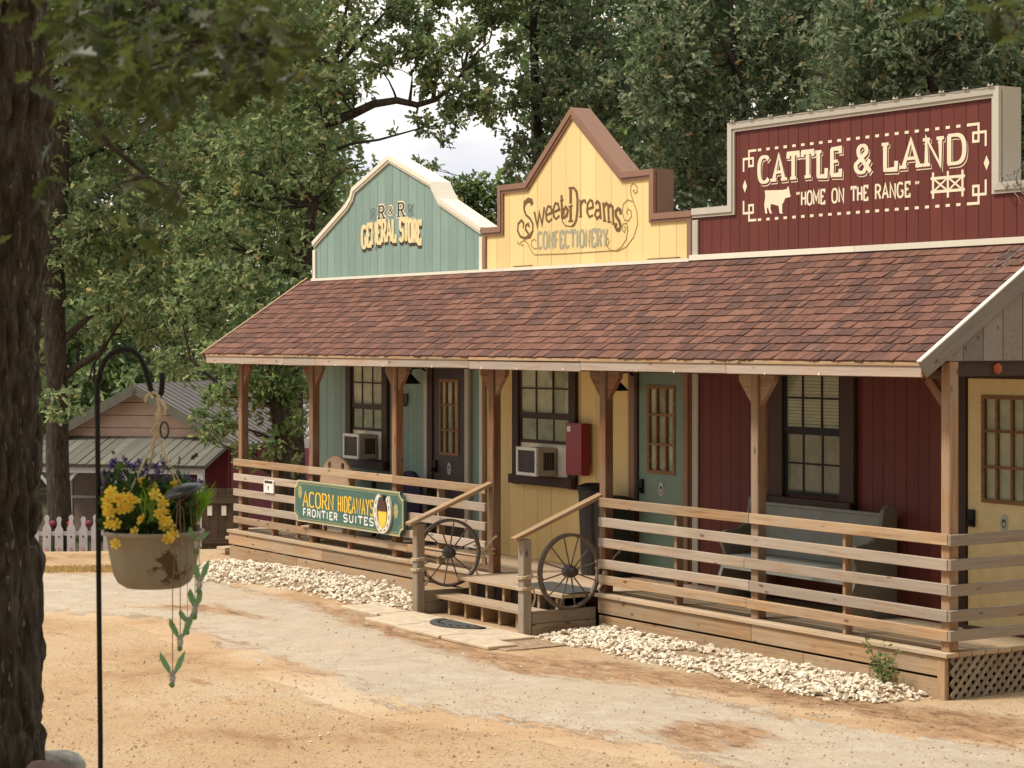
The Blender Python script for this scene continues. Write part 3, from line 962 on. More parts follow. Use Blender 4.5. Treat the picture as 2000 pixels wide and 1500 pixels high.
# ------------------------------------------------------------------ windows and doors in the fronts
def window(name, x0, x1, z0, z1, trim, rows_lo, sash_z, mat_sash, tw=.10, lo_from=None, blinds=False):
    """x0..x1, z0..z1: the glazed opening; sash_z the meeting rail"""
    w = thing_part(name, ((x0 + x1) / 2, YW, z0))
    y = YW - .03
    for a, b, up in (((x0 - tw / 2, y, z0 - tw), (x0 - tw / 2, y, z1 + tw), (1, 0, 0)), ((x1 + tw / 2, y, z0 - tw), (x1 + tw / 2, y, z1 + tw), (1, 0, 0)),
                     ((x0 + .001, y + .001, z1 + tw / 2), (x1 - .001, y + .001, z1 + tw / 2), (0, 0, 1))):
        board('frame', a, b, tw, .045, trim, w, up=up)
    board('sill', (x0 - tw, y - .03, z0 - tw / 2), (x1 + tw, y - .03, z0 - tw / 2), tw * .8, .09, trim, w)
    MB().box((x0, YW - .006, z0), (x1, YW - .003, z1)).build('curtain', MT['curtain'] if not blinds else MT['curtain_dim'], w)
    if blinds:
        for k in range(int((z1 - sash_z) / .032)):
            z = sash_z + .02 + k * .032
            board('blind_slat', (x0 + .01, YW - .011, z), (x1 - .01, YW - .011, z), .026, .003, MT['blind'], w, up=(0, .5, 1), bev=0)
    for (za, zb, yy, nr) in ((sash_z, z1, YW - .022, 2), (lo_from or z0, sash_z, YW - .012, rows_lo)):
        mb = MB()
        e = .032
        mb.box((x0, yy - .008, za), (x0 + e, yy + .008, zb)).box((x1 - e, yy - .008, za), (x1, yy + .008, zb))
        mb.box((x0 + e, yy - .008, za), (x1 - e, yy + .008, za + e * 1.2)).box((x0 + e, yy - .008, zb - e), (x1 - e, yy + .008, zb))
        for k in (1, 2):
            x = x0 + (x1 - x0) * k / 3
            mb.box((x - .009, yy - .007, za + e), (x + .009, yy + .007, zb - e))
        for k in range(1, nr):
            z = za + (zb - za) * k / nr
            mb.box((x0 + e, yy - .0065, z - .009), (x1 - e, yy + .0065, z + .009))
        mb.build('sash', mat_sash, w)
        for i in range(3):
            for k in range(nr):
                xa, xb = x0 + (x1 - x0) * i / 3 + .012, x0 + (x1 - x0) * (i + 1) / 3 - .012
                zc, zd = za + (zb - za) * k / nr + .012, za + (zb - za) * (k + 1) / nr - .012
                MB().box((xa, yy - .002, zc), (xb, yy + .002, zd)).build('pane', MT['glass'], w)
    return w
def thing_part(name, loc):
    o = bpy.data.objects.new(name, None)
    o.empty_display_size = .1
    link(o, bld, Matrix.Translation(Vector(loc)))
    return o
MT['blind'] = m_plain('pale_blind', (.85, .80, .68), .6)
MT['curtain_dim'] = m_plain('grey_curtain', (.36, .34, .285), .9, .1, .25, 6)
window('window', -24.74, -23.90, 1.36, 2.66, MT['dark_brown'], 1, 2.03, MT['dark_brown'], .14, lo_from=1.72)
window('window', -20.66, -19.62, 1.36, 2.66, MT['brown_dk'] if 'brown_dk' in MT else MT['dark_brown'], 1, 2.03, MT['dark_brown'], .13, lo_from=1.72)
window('window', -15.93, -15.10, 1.40, 2.66, MT['dark_brown'], 2, 2.02, MT['black'], .20, blinds=True)

def door(x0, x1, col, casing_l, casing_r, label, glass_frame, lock_left=True):
    d = thing_part('door', ((x0 + x1) / 2, YW, DECK))
    d['label'] = label
    z0, z1 = DECK + .03, 2.56
    y = YW - .035
    gx0, gx1, gz0, gz1 = x0 + (x1 - x0) * .20, x1 - (x1 - x0) * .17, 1.49, 2.42
    mb = MB()
    mb.box((x0, y, z0), (gx0, y + .03, z1)).box((gx1, y, z0), (x1, y + .03, z1)).box((gx0, y, z0), (gx1, y + .03, gz0)).box((gx0, y, gz1), (gx1, y + .03, z1))
    mb.build('door_leaf', col, d)
    e = .035
    mb = MB()
    mb.box((gx0, y - .012, gz0), (gx0 + e, y + .02, gz1)).box((gx1 - e, y - .012, gz0), (gx1, y + .02, gz1))
    mb.box((gx0 + e, y - .012, gz0), (gx1 - e, y + .02, gz0 + e)).box((gx0 + e, y - .012, gz1 - e), (gx1 - e, y + .02, gz1))
    for k in (1, 2):
        x, z = gx0 + (gx1 - gx0) * k / 3, gz0 + (gz1 - gz0) * k / 3
        mb.box((x - .012, y - .010, gz0 + e), (x + .012, y + .018, gz1 - e)).box((gx0 + e, y - .008, z - .012), (gx1 - e, y + .016, z + .012))
    mb.build('glazing_frame', glass_frame, d)
    for i in range(3):
        for k in range(3):
            xa, xb = gx0 + (gx1 - gx0) * i / 3 + .014, gx0 + (gx1 - gx0) * (i + 1) / 3 - .014
            za, zb = gz0 + (gz1 - gz0) * k / 3 + .014, gz0 + (gz1 - gz0) * (k + 1) / 3 - .014
            MB().box((xa, y + .006, za), (xb, y + .010, zb)).build('pane', MT['glass'], d)
    MB().box((gx0 + .01, y + .024, gz0 + .01), (gx1 - .01, y + .027, gz1 - .01)).build('curtain', MT['curtain'], d)
    xl = x0 + .055 if lock_left else x1 - .055
    MB().box((xl - .035, y - .03, 1.27), (xl + .035, y - .001, 1.42)).ball((xl + .01, y - .055, 1.31), .028, 6).build('door_lock', MT['black'], d)
    xp = (gx0 + gx1) / 2
    mb = MB()
    mb.prism([(xp + .045 * math.cos(a * math.pi / 8), 1.33 + .075 * math.sin(a * math.pi / 8)) for a in range(16)], y - .006, y - .001)
    mb.build('door_plaque', MT['plaque'], d)
    pp = Paint(y - .0085)
    pp.stroke(arc(xp, 1.325, .022, .035, 0, 360, 14), .007)
    pp.stroke([(xp - .018, 1.335), (xp, 1.352), (xp + .018, 1.335)], .012)
    pp.build('plaque_mark', MT['ink'], d)
    for x, m, w in casing_l + casing_r:
        board('casing', (x, YW - .03, DECK), (x, YW - .03, 2.62), w, .05, m, d, up=(1, 0, 0))
    board('door_head', (x0 - .03, YW - .026, 2.60), (x1 + .03, YW - .026, 2.60), .075, .04, (casing_l + casing_r)[0][1], d)
    MB().box((x0, YW - .1, DECK + .001), (x1, YW - .02, DECK + .03)).build('threshold', MT['dark_brown'], d)
MT['plaque'] = m_plain('grey_plaque', (.42, .41, .36), .5)
DOOR_G = m_plain('green_door_paint', (.16, .225, .175), .5, .3, .08)
DOOR_B = m_plain('dark_door_paint', (.050, .034, .034), .5, .3, .08)
DOOR_Y = m_plain('yellow_door_paint', (.66, .53, .27), .5, .3, .08)
door(-22.60, -21.87, DOOR_B, [(-22.78, MT['grey'], .08), (-22.67, MT['dark_brown'], .12)], [(-21.80, MT['grey'], .09)], 'dark brown door with nine panes', MT['oak_frame'])
door(-18.30, -17.53, DOOR_G, [(-18.42, MT['brown'], .11), (-18.335, MT['dark_brown'], .05)], [(-17.47, MT['brown'], .075)], 'green door with nine panes', MT['oak_frame'])
door(-13.44, -12.60, DOOR_Y, [(-13.56, MT['dark_brown'], .22)], [(-12.54, MT['dark_brown'], .09)], 'yellow door with nine panes', MT['oak_frame'])
# ------------------------------------------------------------------ ground: one sheet to the horizon
def rd(x, y):
    return x * CH + y * SH, -x * SH + y * CH          # right, depth from the camera
def softplus(v, k):
    return k * np.log1p(np.exp(np.clip(v / k, -40, 40)))
def ground_z(x, y):
    x, y = np.asarray(x, float), np.asarray(y, float)
    r, d = rd(x, y)
    bank = EYE - .201 * d - .16
    z = softplus(bank, .03)
    z = 1.32 - softplus(1.32 - z, .08)
    t = np.clip((d - 28.6) / 8, 0, 1)
    t = t * t * (3 - 2 * t)
    m = np.clip((-26.3 - x) / 2.0, 0, 1)
    z = z - 1.0 * t * m
    z = z + .012 * np.sin(x * 1.7 + .6 * np.sin(y * 1.1)) * np.sin(y * 2.1 + .4) * np.clip((d - 12) / 3, 0, 1) * np.clip((11.6 - y) / 1.5, 0, 1)
    return z
def gz(x, y):
    return float(ground_z(x, y))
def grid_mesh(name, xs, ys, keep=None, dz=0.0):
    X, Y = np.meshgrid(xs, ys, indexing='ij')
    Z = ground_z(X, Y) + dz
    v = np.stack([X, Y, Z], -1).reshape(-1, 3)
    ny = len(ys)
    i, j = np.meshgrid(np.arange(len(xs) - 1), np.arange(ny - 1), indexing='ij')
    f = np.stack([i * ny + j, (i + 1) * ny + j, (i + 1) * ny + j + 1, i * ny + j + 1], -1).reshape(-1, 4)
    if keep is not None:
        c = v[f].mean(1)
        f = f[keep(c[:, 0], c[:, 1])]
        used = np.unique(f)
        mp = np.zeros(len(v), int)
        mp[used] = np.arange(len(used))
        v, f = v[used], mp[f]
    return fast_mesh(name, v, f)
def fast_mesh(name, v, f, mat=None, smooth=True):
    me = bpy.data.meshes.new(name)
    n, k = f.shape
    me.vertices.add(len(v)); me.vertices.foreach_set('co', np.ascontiguousarray(v, dtype=np.float32).ravel())
    me.loops.add(n * k); me.loops.foreach_set('vertex_index', np.ascontiguousarray(f, dtype=np.int32).ravel())
    me.polygons.add(n); me.polygons.foreach_set('loop_start', np.arange(0, n * k, k, dtype=np.int32))
    me.polygons.foreach_set('loop_total', np.full(n, k, dtype=np.int32)) if False else None
    me.polygons.foreach_set('use_smooth', np.full(n, smooth, dtype=bool))
    me.update(calc_edges=True)
    me.validate()
    if mat:
        me.materials.append(mat)
    return me

# orange sandy dirt
n = Nodes('sandy_dirt')
v = n.coord('Object')
big = n.noise(v, .55, 5, .6, .3)
mid = n.noise(v, 2.6, 6, .65, .4)
fine = n.noise(v, 46, 5, .75)
c = n.ramp(big, [(.32, (.30, .175, .090)), (.42, (.43, .280, .155)), (.54, (.49, .355, .220)), (.72, (.50, .40, .275))])
c = n.mix(n.ramp(mid, [(.35, (0, 0, 0)), (.7, (1, 1, 1))]), c, (.50, .345, .195))
st = n.noise(n.coord('Object', (1.2, 3.2, 1), loc=(3, 7, 0)), 1.7, 6, .7, .6)
c = n.mix(n.ramp(st, [(.58, (0, 0, 0)), (.68, (.7, .7, .7))]), c, (.31, .165, .078))
st2 = n.noise(n.coord('Object', (1.0, 2.2, 1), loc=(11, 2, 0)), 3.1, 7, .75, .8)
c = n.mix(n.ramp(st2, [(.62, (0, 0, 0)), (.70, (.55, .55, .55))]), c, (.22, .14, .085))
c = n.mix(1.0, c, n.ramp(fine, [(.3, (.68, .65, .62)), (.5, (1, 1, 1)), (.72, (1.25, 1.25, 1.25))]), 'MULTIPLY')
sp = n.voro(n.coord('Object', (30, 30, 30)), 1.0)
sel = n.math('GREATER_THAN', n.noise(sp.outputs['Position'], .9, 2), .50)
c = n.mix(n.math('MULTIPLY', n.ramp(sp.outputs['Distance'], [(.22, (1, 1, 1)), (.34, (0, 0, 0))]), n.math('MULTIPLY', sel, .6)), c, (.20, .115, .06))
DIRT_NODES = None
wa = n.new('Attribute', attribute_name='wash')
def wash(n, c, wa, v):
    k1 = n.noise(n.coord('Object', (1.0, 2.6, 1), loc=(2, 5, 0)), 1.9, 7, .7, .6)
    k2 = n.noise(n.coord('Object', (1.0, 2.2, 1), loc=(8, 1, 0)), 4.2, 6, .75, .6)
    m_ = n.ramp(n.math('ADD', wa.outputs['Fac'], n.math('MULTIPLY', n.math('SUBTRACT', k1, .5), 1.5)), [(-.0, (0, 0, 0)), (.30, (.95, .95, .95))])
    wc = n.ramp(k2, [(.36, (.13, .082, .05)), (.45, (.27, .155, .082)), (.58, (.38, .235, .128)), (.74, (.45, .33, .205))])
    return n.mix(m_, c, wc)
c = wash(n, c, wa, v)
n.color(c); n.rough(.95, .1)
hsum = n.math('ADD', n.math('MULTIPLY', fine, .8), n.math('MULTIPLY', mid, 2.2))
n.bump(hsum, .6, .045)
MT['dirt'] = n.m

fx = np.arange(-34, -4, .16)
fy = np.arange(-2, 16.5, .16)
gm = np.concatenate([np.linspace(-320, -70, 12), np.linspace(-62, -34.5, 24), fx, np.linspace(-3.6, 10, 24), np.linspace(16, 300, 12)])
gn = np.concatenate([np.linspace(-200, -14, 10), np.linspace(-10, -2.4, 18), fy, np.linspace(17, 45, 24), np.linspace(52, 420, 12)])
me = grid_mesh('ground', gm, gn)
GROUND_ME = me
me.materials.append(MT['dirt'])
tag(obj('ground', me), kind='structure')

# worn pale pavement: a sheet 4 mm above the dirt, its edge dissolving into it
def seg_dist(px, py, a, b):
    ax, ay, bx, by = *a, *b
    t = np.clip(((px - ax) * (bx - ax) + (py - ay) * (by - ay)) / ((bx - ax) ** 2 + (by - ay) ** 2), 0, 1)
    return np.hypot(px - ax - t * (bx - ax), py - ay - t * (by - ay))
def sdf(poly, px, py):
    px, py = np.asarray(px, float), np.asarray(py, float)
    d = np.full(px.shape, 1e9)
    ins = np.zeros(px.shape, bool)
    n_ = len(poly)
    for i in range(n_):
        a, b = poly[i], poly[(i + 1) % n_]
        d = np.minimum(d, seg_dist(px, py, a, b))
        cond = ((a[1] > py) != (b[1] > py))
        with np.errstate(divide='ignore', invalid='ignore'):
            xx = (b[0] - a[0]) * (py - a[1]) / (b[1] - a[1] + 1e-12) + a[0]
        ins ^= cond & (px < xx)
    return np.where(ins, d, -d)
def gpt(px, py):
    p_ = at_z(px, py, 0)
    return (p_.x, p_.y)
ROAD = [gpt(*a) for a in [(-300, 1118), (70, 1118), (380, 1128), (560, 1165), (760, 1225), (1000, 1290), (1250, 1330), (1500, 1385), (1700, 1425), (2050, 1470), (2400, 1560), (2300, 1640),
                          (1500, 1560), (1330, 1470), (1150, 1440), (950, 1405), (830, 1392), (740, 1368), (640, 1335), (520, 1285), (430, 1262), (380, 1235), (300, 1212), (200, 1200), (60, 1195), (-300, 1190)]]
gx, gy = np.arange(-34, -6, .11), np.arange(-1, 12.2, .11)
keep = lambda x, y: sdf(ROAD, x, y) > -.55
me = grid_mesh('road', gx, gy, keep, .004)
co = np.zeros(len(me.vertices) * 3, np.float32)
me.vertices.foreach_get('co', co)
co = co.reshape(-1, 3)
sd = sdf(ROAD, co[:, 0], co[:, 1])
co[:, 2] -= np.where(sd < -.42, .016, 0)
me.vertices.foreach_set('co', co.ravel())
att = me.attributes.new('inside', 'FLOAT', 'POINT')
att.data.foreach_set('value', np.clip(sd, -1, 1).astype(np.float32))
n = Nodes('worn_pavement')
v = n.coord('Object')
fine = n.noise(v, 60, 5, .75)
mid = n.noise(v, 3.2, 6, .7, .3)
big = n.noise(v, .8, 4, .6)
c = n.ramp(mid, [(.3, (.37, .295, .21)), (.55, (.44, .365, .275)), (.75, (.50, .43, .335))])
c = n.mix(n.ramp(big, [(.50, (0, 0, 0)), (.72, (.55, .55, .55))]), c, (.45, .325, .20))
c = n.mix(1.0, c, n.ramp(fine, [(.3, (.74, .74, .74)), (.5, (1, 1, 1)), (.7, (1.2, 1.2, 1.2))]), 'MULTIPLY')
cr = n.new('TexVoronoi', feature='DISTANCE_TO_EDGE')
cr.inputs['Scale'].default_value = .55
wv = n.new('VectorMath', operation='ADD')
nz = n.new('TexNoise'); nz.inputs['Scale'].default_value = 1.6; nz.inputs['Detail'].default_value = 5
n.l.new(v, nz.inputs['Vector']); n.l.new(v, wv.inputs[0]); n.l.new(nz.outputs['Color'], wv.inputs[1])
n.l.new(wv.outputs[0], cr.inputs['Vector'])
crk = n.ramp(cr.outputs['Distance'], [(.004, (1, 1, 1)), (.016, (0, 0, 0))])
c = n.mix(n.math('MULTIPLY', crk, n.math('MULTIPLY', n.ramp(big, [(.45, (0, 0, 0)), (.6, (1, 1, 1))]), .30)), c, (.20, .13, .08))
# dirt washed over it
db = n.noise(v, .55, 5, .6, .3)
dc = n.ramp(db, [(.32, (.30, .175, .090)), (.42, (.43, .280, .155)), (.54, (.49, .355, .220)), (.72, (.50, .40, .275))])
dc = n.mix(1.0, dc, n.ramp(fine, [(.3, (.68, .65, .62)), (.5, (1, 1, 1)), (.72, (1.25, 1.25, 1.25))]), 'MULTIPLY')
at = n.new('Attribute', attribute_name='inside')
e1 = n.noise(n.coord('Object', (1.0, 2.4, 1)), 2.2, 7, .72, .5)
e = n.math('ADD', at.outputs['Fac'], n.math('MULTIPLY', n.math('SUBTRACT', e1, .5), 1.7))
mask = n.ramp(e, [(.02, (0, 0, 0)), (.16, (1, 1, 1))])
edge = n.ramp(e, [(-.0, (0, 0, 0)), (.08, (.7, .7, .7)), (.22, (0, 0, 0))])
e2 = n.noise(n.coord('Object', (1.0, 2.0, 1), loc=(5, 9, 0)), 1.3, 5, .65, .4)
edge = n.math('MULTIPLY', edge, n.ramp(e2, [(.42, (0, 0, 0)), (.58, (1, 1, 1))]))
st = n.noise(n.coord('Object', (1.2, 3.2, 1), loc=(3, 7, 0)), 1.7, 6, .7, .6)
c = n.mix(n.ramp(st, [(.62, (0, 0, 0)), (.70, (.35, .35, .35))]), n.mix(mask, dc, c), (.36, .215, .11))
c = n.mix(edge, c, (.17, .105, .06))
wa = n.new('Attribute', attribute_name='wash')
c = wash(n, c, wa, v)
n.color(c); n.rough(.93, .12); n.bump(n.math('ADD', fine, n.math('MULTIPLY', mid, .6)), .4, .02)
me.materials.append(n.m)
WASH = [[gpt(*a) for a in q] for q in (
    [(560, 1160), (700, 1192), (840, 1232), (1000, 1278), (1200, 1292), (1500, 1338), (1800, 1378), (1990, 1395), (2060, 1420), (1900, 1440), (1620, 1392), (1350, 1350), (1150, 1330), (980, 1316), (840, 1276), (720, 1238), (610, 1198)],
    [(1240, 1425), (1400, 1400), (1540, 1425), (1500, 1462), (1340, 1475)], [(640, 1175), (760, 1160), (700, 1205)], [(1700, 1420), (1900, 1400), (2050, 1430), (2050, 1475), (1850, 1450)], [(240, 1185), (420, 1180), (560, 1215), (420, 1205)])]
def add_wash(m_):
    c_ = np.zeros(len(m_.vertices) * 3, np.float32)
    m_.vertices.foreach_get('co', c_)
    c_ = c_.reshape(-1, 3)
    w_ = np.full(len(c_), -1.0)
    for q in WASH:
        w_ = np.maximum(w_, np.clip(sdf(q, c_[:, 0], c_[:, 1]) * 1.6, -1, .35))
    a_ = m_.attributes.new('wash', 'FLOAT', 'POINT')
    a_.data.foreach_set('value', w_.astype(np.float32))
add_wash(me); add_wash(GROUND_ME)
tag(obj('road', me), kind='structure')

# dark damp stains by the steps and the foot of the bank are part of the dirt noise; litter: dry leaves, bark chips and pebbles
def scatter_quads(k, region, size, lift=.006):
    pts = []
    while len(pts) < k:
        x, y = region()
        pts.append((x, y))
    v, f = [], []
    for x, y in pts:
        z = gz(x, y)
        s = size * random.uniform(.5, 1.5)
        a = random.uniform(0, 6.28)
        u = Vector((math.cos(a), math.sin(a), random.uniform(-.3, .3)))
        w = Vector((-math.sin(a), math.cos(a), random.uniform(-.3, .3))) * random.uniform(.35, .7)
        c0 = Vector((x, y, z + lift + s * .15))
        b = len(v)
        v += [c0 - u * s, c0 - u * s * .2 + w * s * .8, c0 + u * s, c0 + u * s * .1 - w * s * .8]
        f.append([b, b + 1, b + 2, b + 3])
    return v, f
def reg_litter():
    t = random.random()
    if t < .62:
        px = random.uniform(1500, 2050); py = random.gauss(1372 + (px - 1500) * .075, 22)
    elif t < .9:
        px, py = random.uniform(600, 1500), 0; py = 1200 + (px - 600) * .165 + random.gauss(0, 14)
    else:
        px, py = random.uniform(60, 2000), random.uniform(1130, 1500)
    return gpt(px, py)
v, f = scatter_quads(620, reg_litter, .013)
m_ = m_leaf('dry_leaf', [(0, (.13, .065, .03)), (.5, (.22, .12, .055)), (1, (.34, .20, .09))], .1, .8, .1)
tag(mk('dry_leaves', v, f, m_), 'small brown dry leaves and chips scattered over the sandy ground', 'litter', kind='stuff')
def hull_stone(seed, k=11):
    r_ = random.Random(seed)
    bm = bmesh.new()
    for i in range(k):
        z = r_.uniform(-1, 1); a = r_.uniform(0, 6.28); q = math.sqrt(1 - z * z)
        s = r_.uniform(.75, 1)
        bm.verts.new((q * math.cos(a) * s, q * math.sin(a) * s * .78, z * s * .62))
    res = bmesh.ops.convex_hull(bm, input=bm.verts)
    bmesh.ops.delete(bm, geom=[g for g in res['geom_interior'] if isinstance(g, bmesh.types.BMVert)], context='VERTS')
    bm.normal_update()
    return [vv.co.copy() for vv in bm.verts], bm
v, f = [], []
for i in range(4200):
    x, y = gpt(random.uniform(60, 2000), random.choice((random.uniform(1130, 1500), random.uniform(1200, 1500), random.gauss(1400, 60))))
    if y > 11.2: continue
    z = gz(x, y) + .005
    s_ = random.choice((random.uniform(.004, .009), random.uniform(.004, .009), random.uniform(.008, .018)))
    a_ = random.uniform(0, 6.28)
    b_ = len(v)
    q = [(x + s_ * math.cos(a_ + t_), y + s_ * math.sin(a_ + t_) * .8, z) for t_ in (0, 1.7, 3.2, 4.8)]
    v += q + [(x + s_ * .2, y, z + s_ * .8)]
    f += [[b_, b_ + 1, b_ + 4], [b_ + 1, b_ + 2, b_ + 4], [b_ + 2, b_ + 3, b_ + 4], [b_ + 3, b_, b_ + 4]]
tag(mk('pebbles', v, f, m_leaf('pebble', [(0, (.26, .17, .10)), (.4, (.38, .28, .19)), (.8, (.50, .42, .32)), (1, (.66, .60, .50))], .0, .9, .1)), 'loose pebbles and grit strewn over the sandy drive', 'pebbles', kind='stuff')
STONES = []
n = Nodes('white_limestone')
oi = n.new('ObjectInfo'); ge = n.new('NewGeometry')
f1 = n.noise(n.coord(rand=True), 14, 5, .65)
tone = n.ramp(n.math('FRACT', n.math('ADD', oi.outputs['Random'], ge.outputs['Random Per Island'])), [(0, (.55, .44, .31)), (.2, (.70, .62, .48)), (.75, (.80, .74, .62)), (.93, (.70, .59, .46)), (1, (.48, .36, .26))])
c = n.mix(1.0, tone, n.ramp(f1, [(.3, (.8, .76, .7)), (.6, (1.05, 1.05, 1.05))]), 'MULTIPLY')
n.color(c); n.rough(.85, .2); n.bump(f1, .4, .01)
MT['stone'] = n.m
for k in range(14):
    vs, bm = hull_stone(100 + k, random.choice((10, 11, 12, 13)))
    me = bpy.data.meshes.new('stone')
    bm.to_mesh(me)
    me.materials.append(MT['stone'])
    STONES.append((me, [vv.co.copy() for vv in bm.verts], [[q.index for q in p_.verts] for p_ in bm.faces]))
    bm.free()
def in_poly(poly, x, y):
    return float(sdf(poly, np.array([x]), np.array([y]))[0])
n = Nodes('stone_dust'); f1 = n.noise(n.coord(), 22, 5, .7)
n.color(n.ramp(f1, [(.3, (.20, .12, .07)), (.55, (.38, .27, .17)), (.7, (.52, .42, .30))])); n.rough(.95, .1); n.bump(f1, .8, .03)
MT['stone_dust'] = n.m
def stone_bed(label, poly, k, bare, keep_n):
    xs = [p_[0] for p_ in poly]; ys = [p_[1] for p_ in poly]
    def hgt(x, y):
        s = max(0, in_poly(poly, x, y))
        return gz(x, y) + .055 * min(1, s / .3)
    g1, g2 = np.arange(min(xs) - .1, max(xs) + .1, .1), np.arange(min(ys) - .1, max(ys) + .1, .1)
    me = grid_mesh('stone_bed', g1, g2, lambda x, y: sdf(poly, x, y) > -.06)
    for vv in me.vertices:
        vv.co.z = hgt(vv.co.x, vv.co.y) - .012
    me.materials.append(MT['stone_dust'])
    bed = tag(obj('stone_bed', me), label, None, None, 'structure')
    spots = []
    tries = 0
    while len(spots) < k and tries < k * 14:
        tries += 1
        x, y = random.uniform(min(xs), max(xs)), random.uniform(min(ys), max(ys))
        s = in_poly(poly, x, y)
        if s < -.07 or (s < .03 and random.random() < .5):
            continue
        if y > YF - .02 or (XSL - .12 < x < XSR + .1 and y > 11.22):
            continue
        if any(math.hypot((x - bx) / brx, y - by) < br for bx, by, br, brx in bare):
            continue
        spots.append((x, y))
    its = []
    for i, (x, y) in enumerate(spots):
        r_ = random.choice((random.uniform(.016, .030), random.uniform(.022, .042))) * (1.4 if random.random() < .06 else 1)
        m = Matrix.Translation((x, y, hgt(x, y) + r_ * random.uniform(.1, .75))) @ Matrix.Rotation(random.uniform(0, 6.28), 4, 'Z') @ Matrix.Rotation(random.uniform(-.5, .5), 4, 'X') @ Matrix.Diagonal((r_ * random.uniform(.9, 1.4), r_, r_ * random.uniform(.9, 1.25), 1))
        its.append((rd(x, y)[1] / r_, m, random.choice(STONES)))
    its.sort(key=lambda t: t[0])
    for _, m, st in its[:keep_n]:
        obj('stone', st[0], bed, m)
    mb = MB()
    for _, m, st in its[keep_n:]:
        mb.add([m @ c_ for c_ in st[1]], st[2])
    if mb.v:
        mb.build('stones', MT['stone'], bed)['kind'] = 'stuff'
PR = [gpt(*a) for a in [(1050, 1246), (1190, 1222), (1300, 1222), (1500, 1280), (1835, 1345), (1832, 1364), (1700, 1372), (1590, 1365), (1470, 1335), (1400, 1322), (1290, 1298), (1180, 1275), (1080, 1256)]]
PL = [gpt(*a) for a in [(355, 1120), (420, 1098), (520, 1105), (660, 1120), (806, 1150), (806, 1196), (700, 1182), (600, 1158), (500, 1143), (400, 1140)]]
bR = at_z(1360, 1280, 0.05); bL = at_z(520, 1117, .05)
stone_bed('bed of white stones right of the steps', PR, 2600, [(bR.x, bR.y, .15, 2.4)], 300)
stone_bed('bed of white stones left of the steps', PL, 2200, [(bL.x, bL.y, .10, 2.2)], 300)
# ------------------------------------------------------------------ paving slabs and mats at the steps
walk = tag(MB().box((-19.95, 10.60, -.03), (-16.62, 11.30, .012)).build('walkway', MT['stone_dust']), kind='structure')
MT['paver'] = m_plain('concrete_slab', (.50, .405, .285), .9, .15, .18, 7, bump=.15)
pv = [(-19.85, 11.0, .8, .40), (-19.02, 11.02, .78, .42), (-18.22, 11.03, .76, .44), (-17.46, 11.03, .70, .44), (-18.10, 10.66, .86, .33), (-17.2, 10.66, .86, .33), (-18.9, 10.68, .68, .27)]
for x, y, w, h in pv:
    board('paver', (x - w / 2, y, .02), (x + w / 2, y, .02), h, .036, MT['paver'], walk, up=(0, 1, 0), bev=.008)
n = Nodes('rubber_mat'); f1 = n.noise(n.coord(), 70, 3, .6); n.color(n.ramp(f1, [(.3, (.035, .036, .034)), (.7, (.10, .10, .09))])); n.rough(.8); n.bump(f1, .8, .01)
MT['rubber'] = n.m
def half_mat(cx, cy, z, rx, ry, label):
    t = thing('doormat', (cx, cy, z), label, 'doormat')
    pts = [(cx + rx * math.cos(a * math.pi / 16), cy - ry * math.sin(a * math.pi / 16)) for a in range(17)]
    nn = len(pts)
    v = [(x, y, z) for x, y in pts] + [(x, y, z + .012) for x, y in pts]
    f = [list(range(nn)), list(range(2 * nn - 1, nn - 1, -1))] + [[(i + 1) % nn, i, i + nn, (i + 1) % nn + nn] for i in range(nn)]
    MBfix('mat_pad', v, f, MT['rubber'], t)
    mb = MB()
    for i in range(9):
        a0 = math.pi * (i + .5) / 9
        mb.box((cx + rx * .75 * math.cos(a0) - .03, cy - ry * .75 * math.sin(a0) - .008, z + .012), (cx + rx * .75 * math.cos(a0) + .03, cy - ry * .75 * math.sin(a0) + .008, z + .018))
    mb.build('mat_ribs', MT['black'], t)
half_mat(-18.25, 11.14, .041, .42, .32, 'dark half-round rubber doormat on the pale slabs before the steps')
t = thing('doormat', (-17.95, 12.0, .385), 'dark woven doormat lying on the porch boards at the top of the steps', 'doormat')
board('mat_pad', (-18.3, 12.02, .390), (-17.35, 12.02, .390), .42, .012, MT['rubber'], t, up=(0, 1, 0))

# ------------------------------------------------------------------ wagon wheels tied between newel and porch post, and their ropes
MT['iron'] = m_plain('rusty_iron', (.125, .092, .070), .65, .4, .35, 25, bump=.3)
MT['iron_dark'] = m_plain('dark_hub_iron', (.03, .022, .018), .5, .5, .3, 25)
MT['rope'] = m_plain('pale_rope', (.47, .37, .25), .9, .1, .25, 40, bump=.5)
def wheel(x, cy, cz, rr, label, rot, tilt):
    t = thing('wagon_wheel', (x, cy, cz - rr), label, 'wagon wheel', 'wagon wheels beside the steps')
    m0 = Matrix.Translation((x, cy, cz)) @ Matrix.Rotation(tilt, 4, 'Z') @ Matrix.Rotation(math.pi / 2, 4, 'Y')
    rim = MB().lathe([(rr - .030, -.024), (rr, -.026), (rr, .026), (rr - .030, .024), (rr - .030, -.024)], 44, m0).build('rim', MT['iron'], t, True)
    MB().lathe([(.0, .095), (.040, .095), (.043, .075), (.055, .055), (.062, .02), (.062, -.05), (.045, -.06), (0, -.06)], 20, m0).build('hub', MT['iron_dark'], t, True)
    for k in range(12):
        a = rot + k * math.pi / 6
        p0 = m0 @ Vector((.05 * math.cos(a), .05 * math.sin(a), .0 if k % 2 else .018))
        p1 = m0 @ Vector(((rr - .02) * math.cos(a), (rr - .02) * math.sin(a), 0))
        MB().tube([p0, p1], [.0085, .0065], 6).build('spoke', MT['iron'], t)
    return t
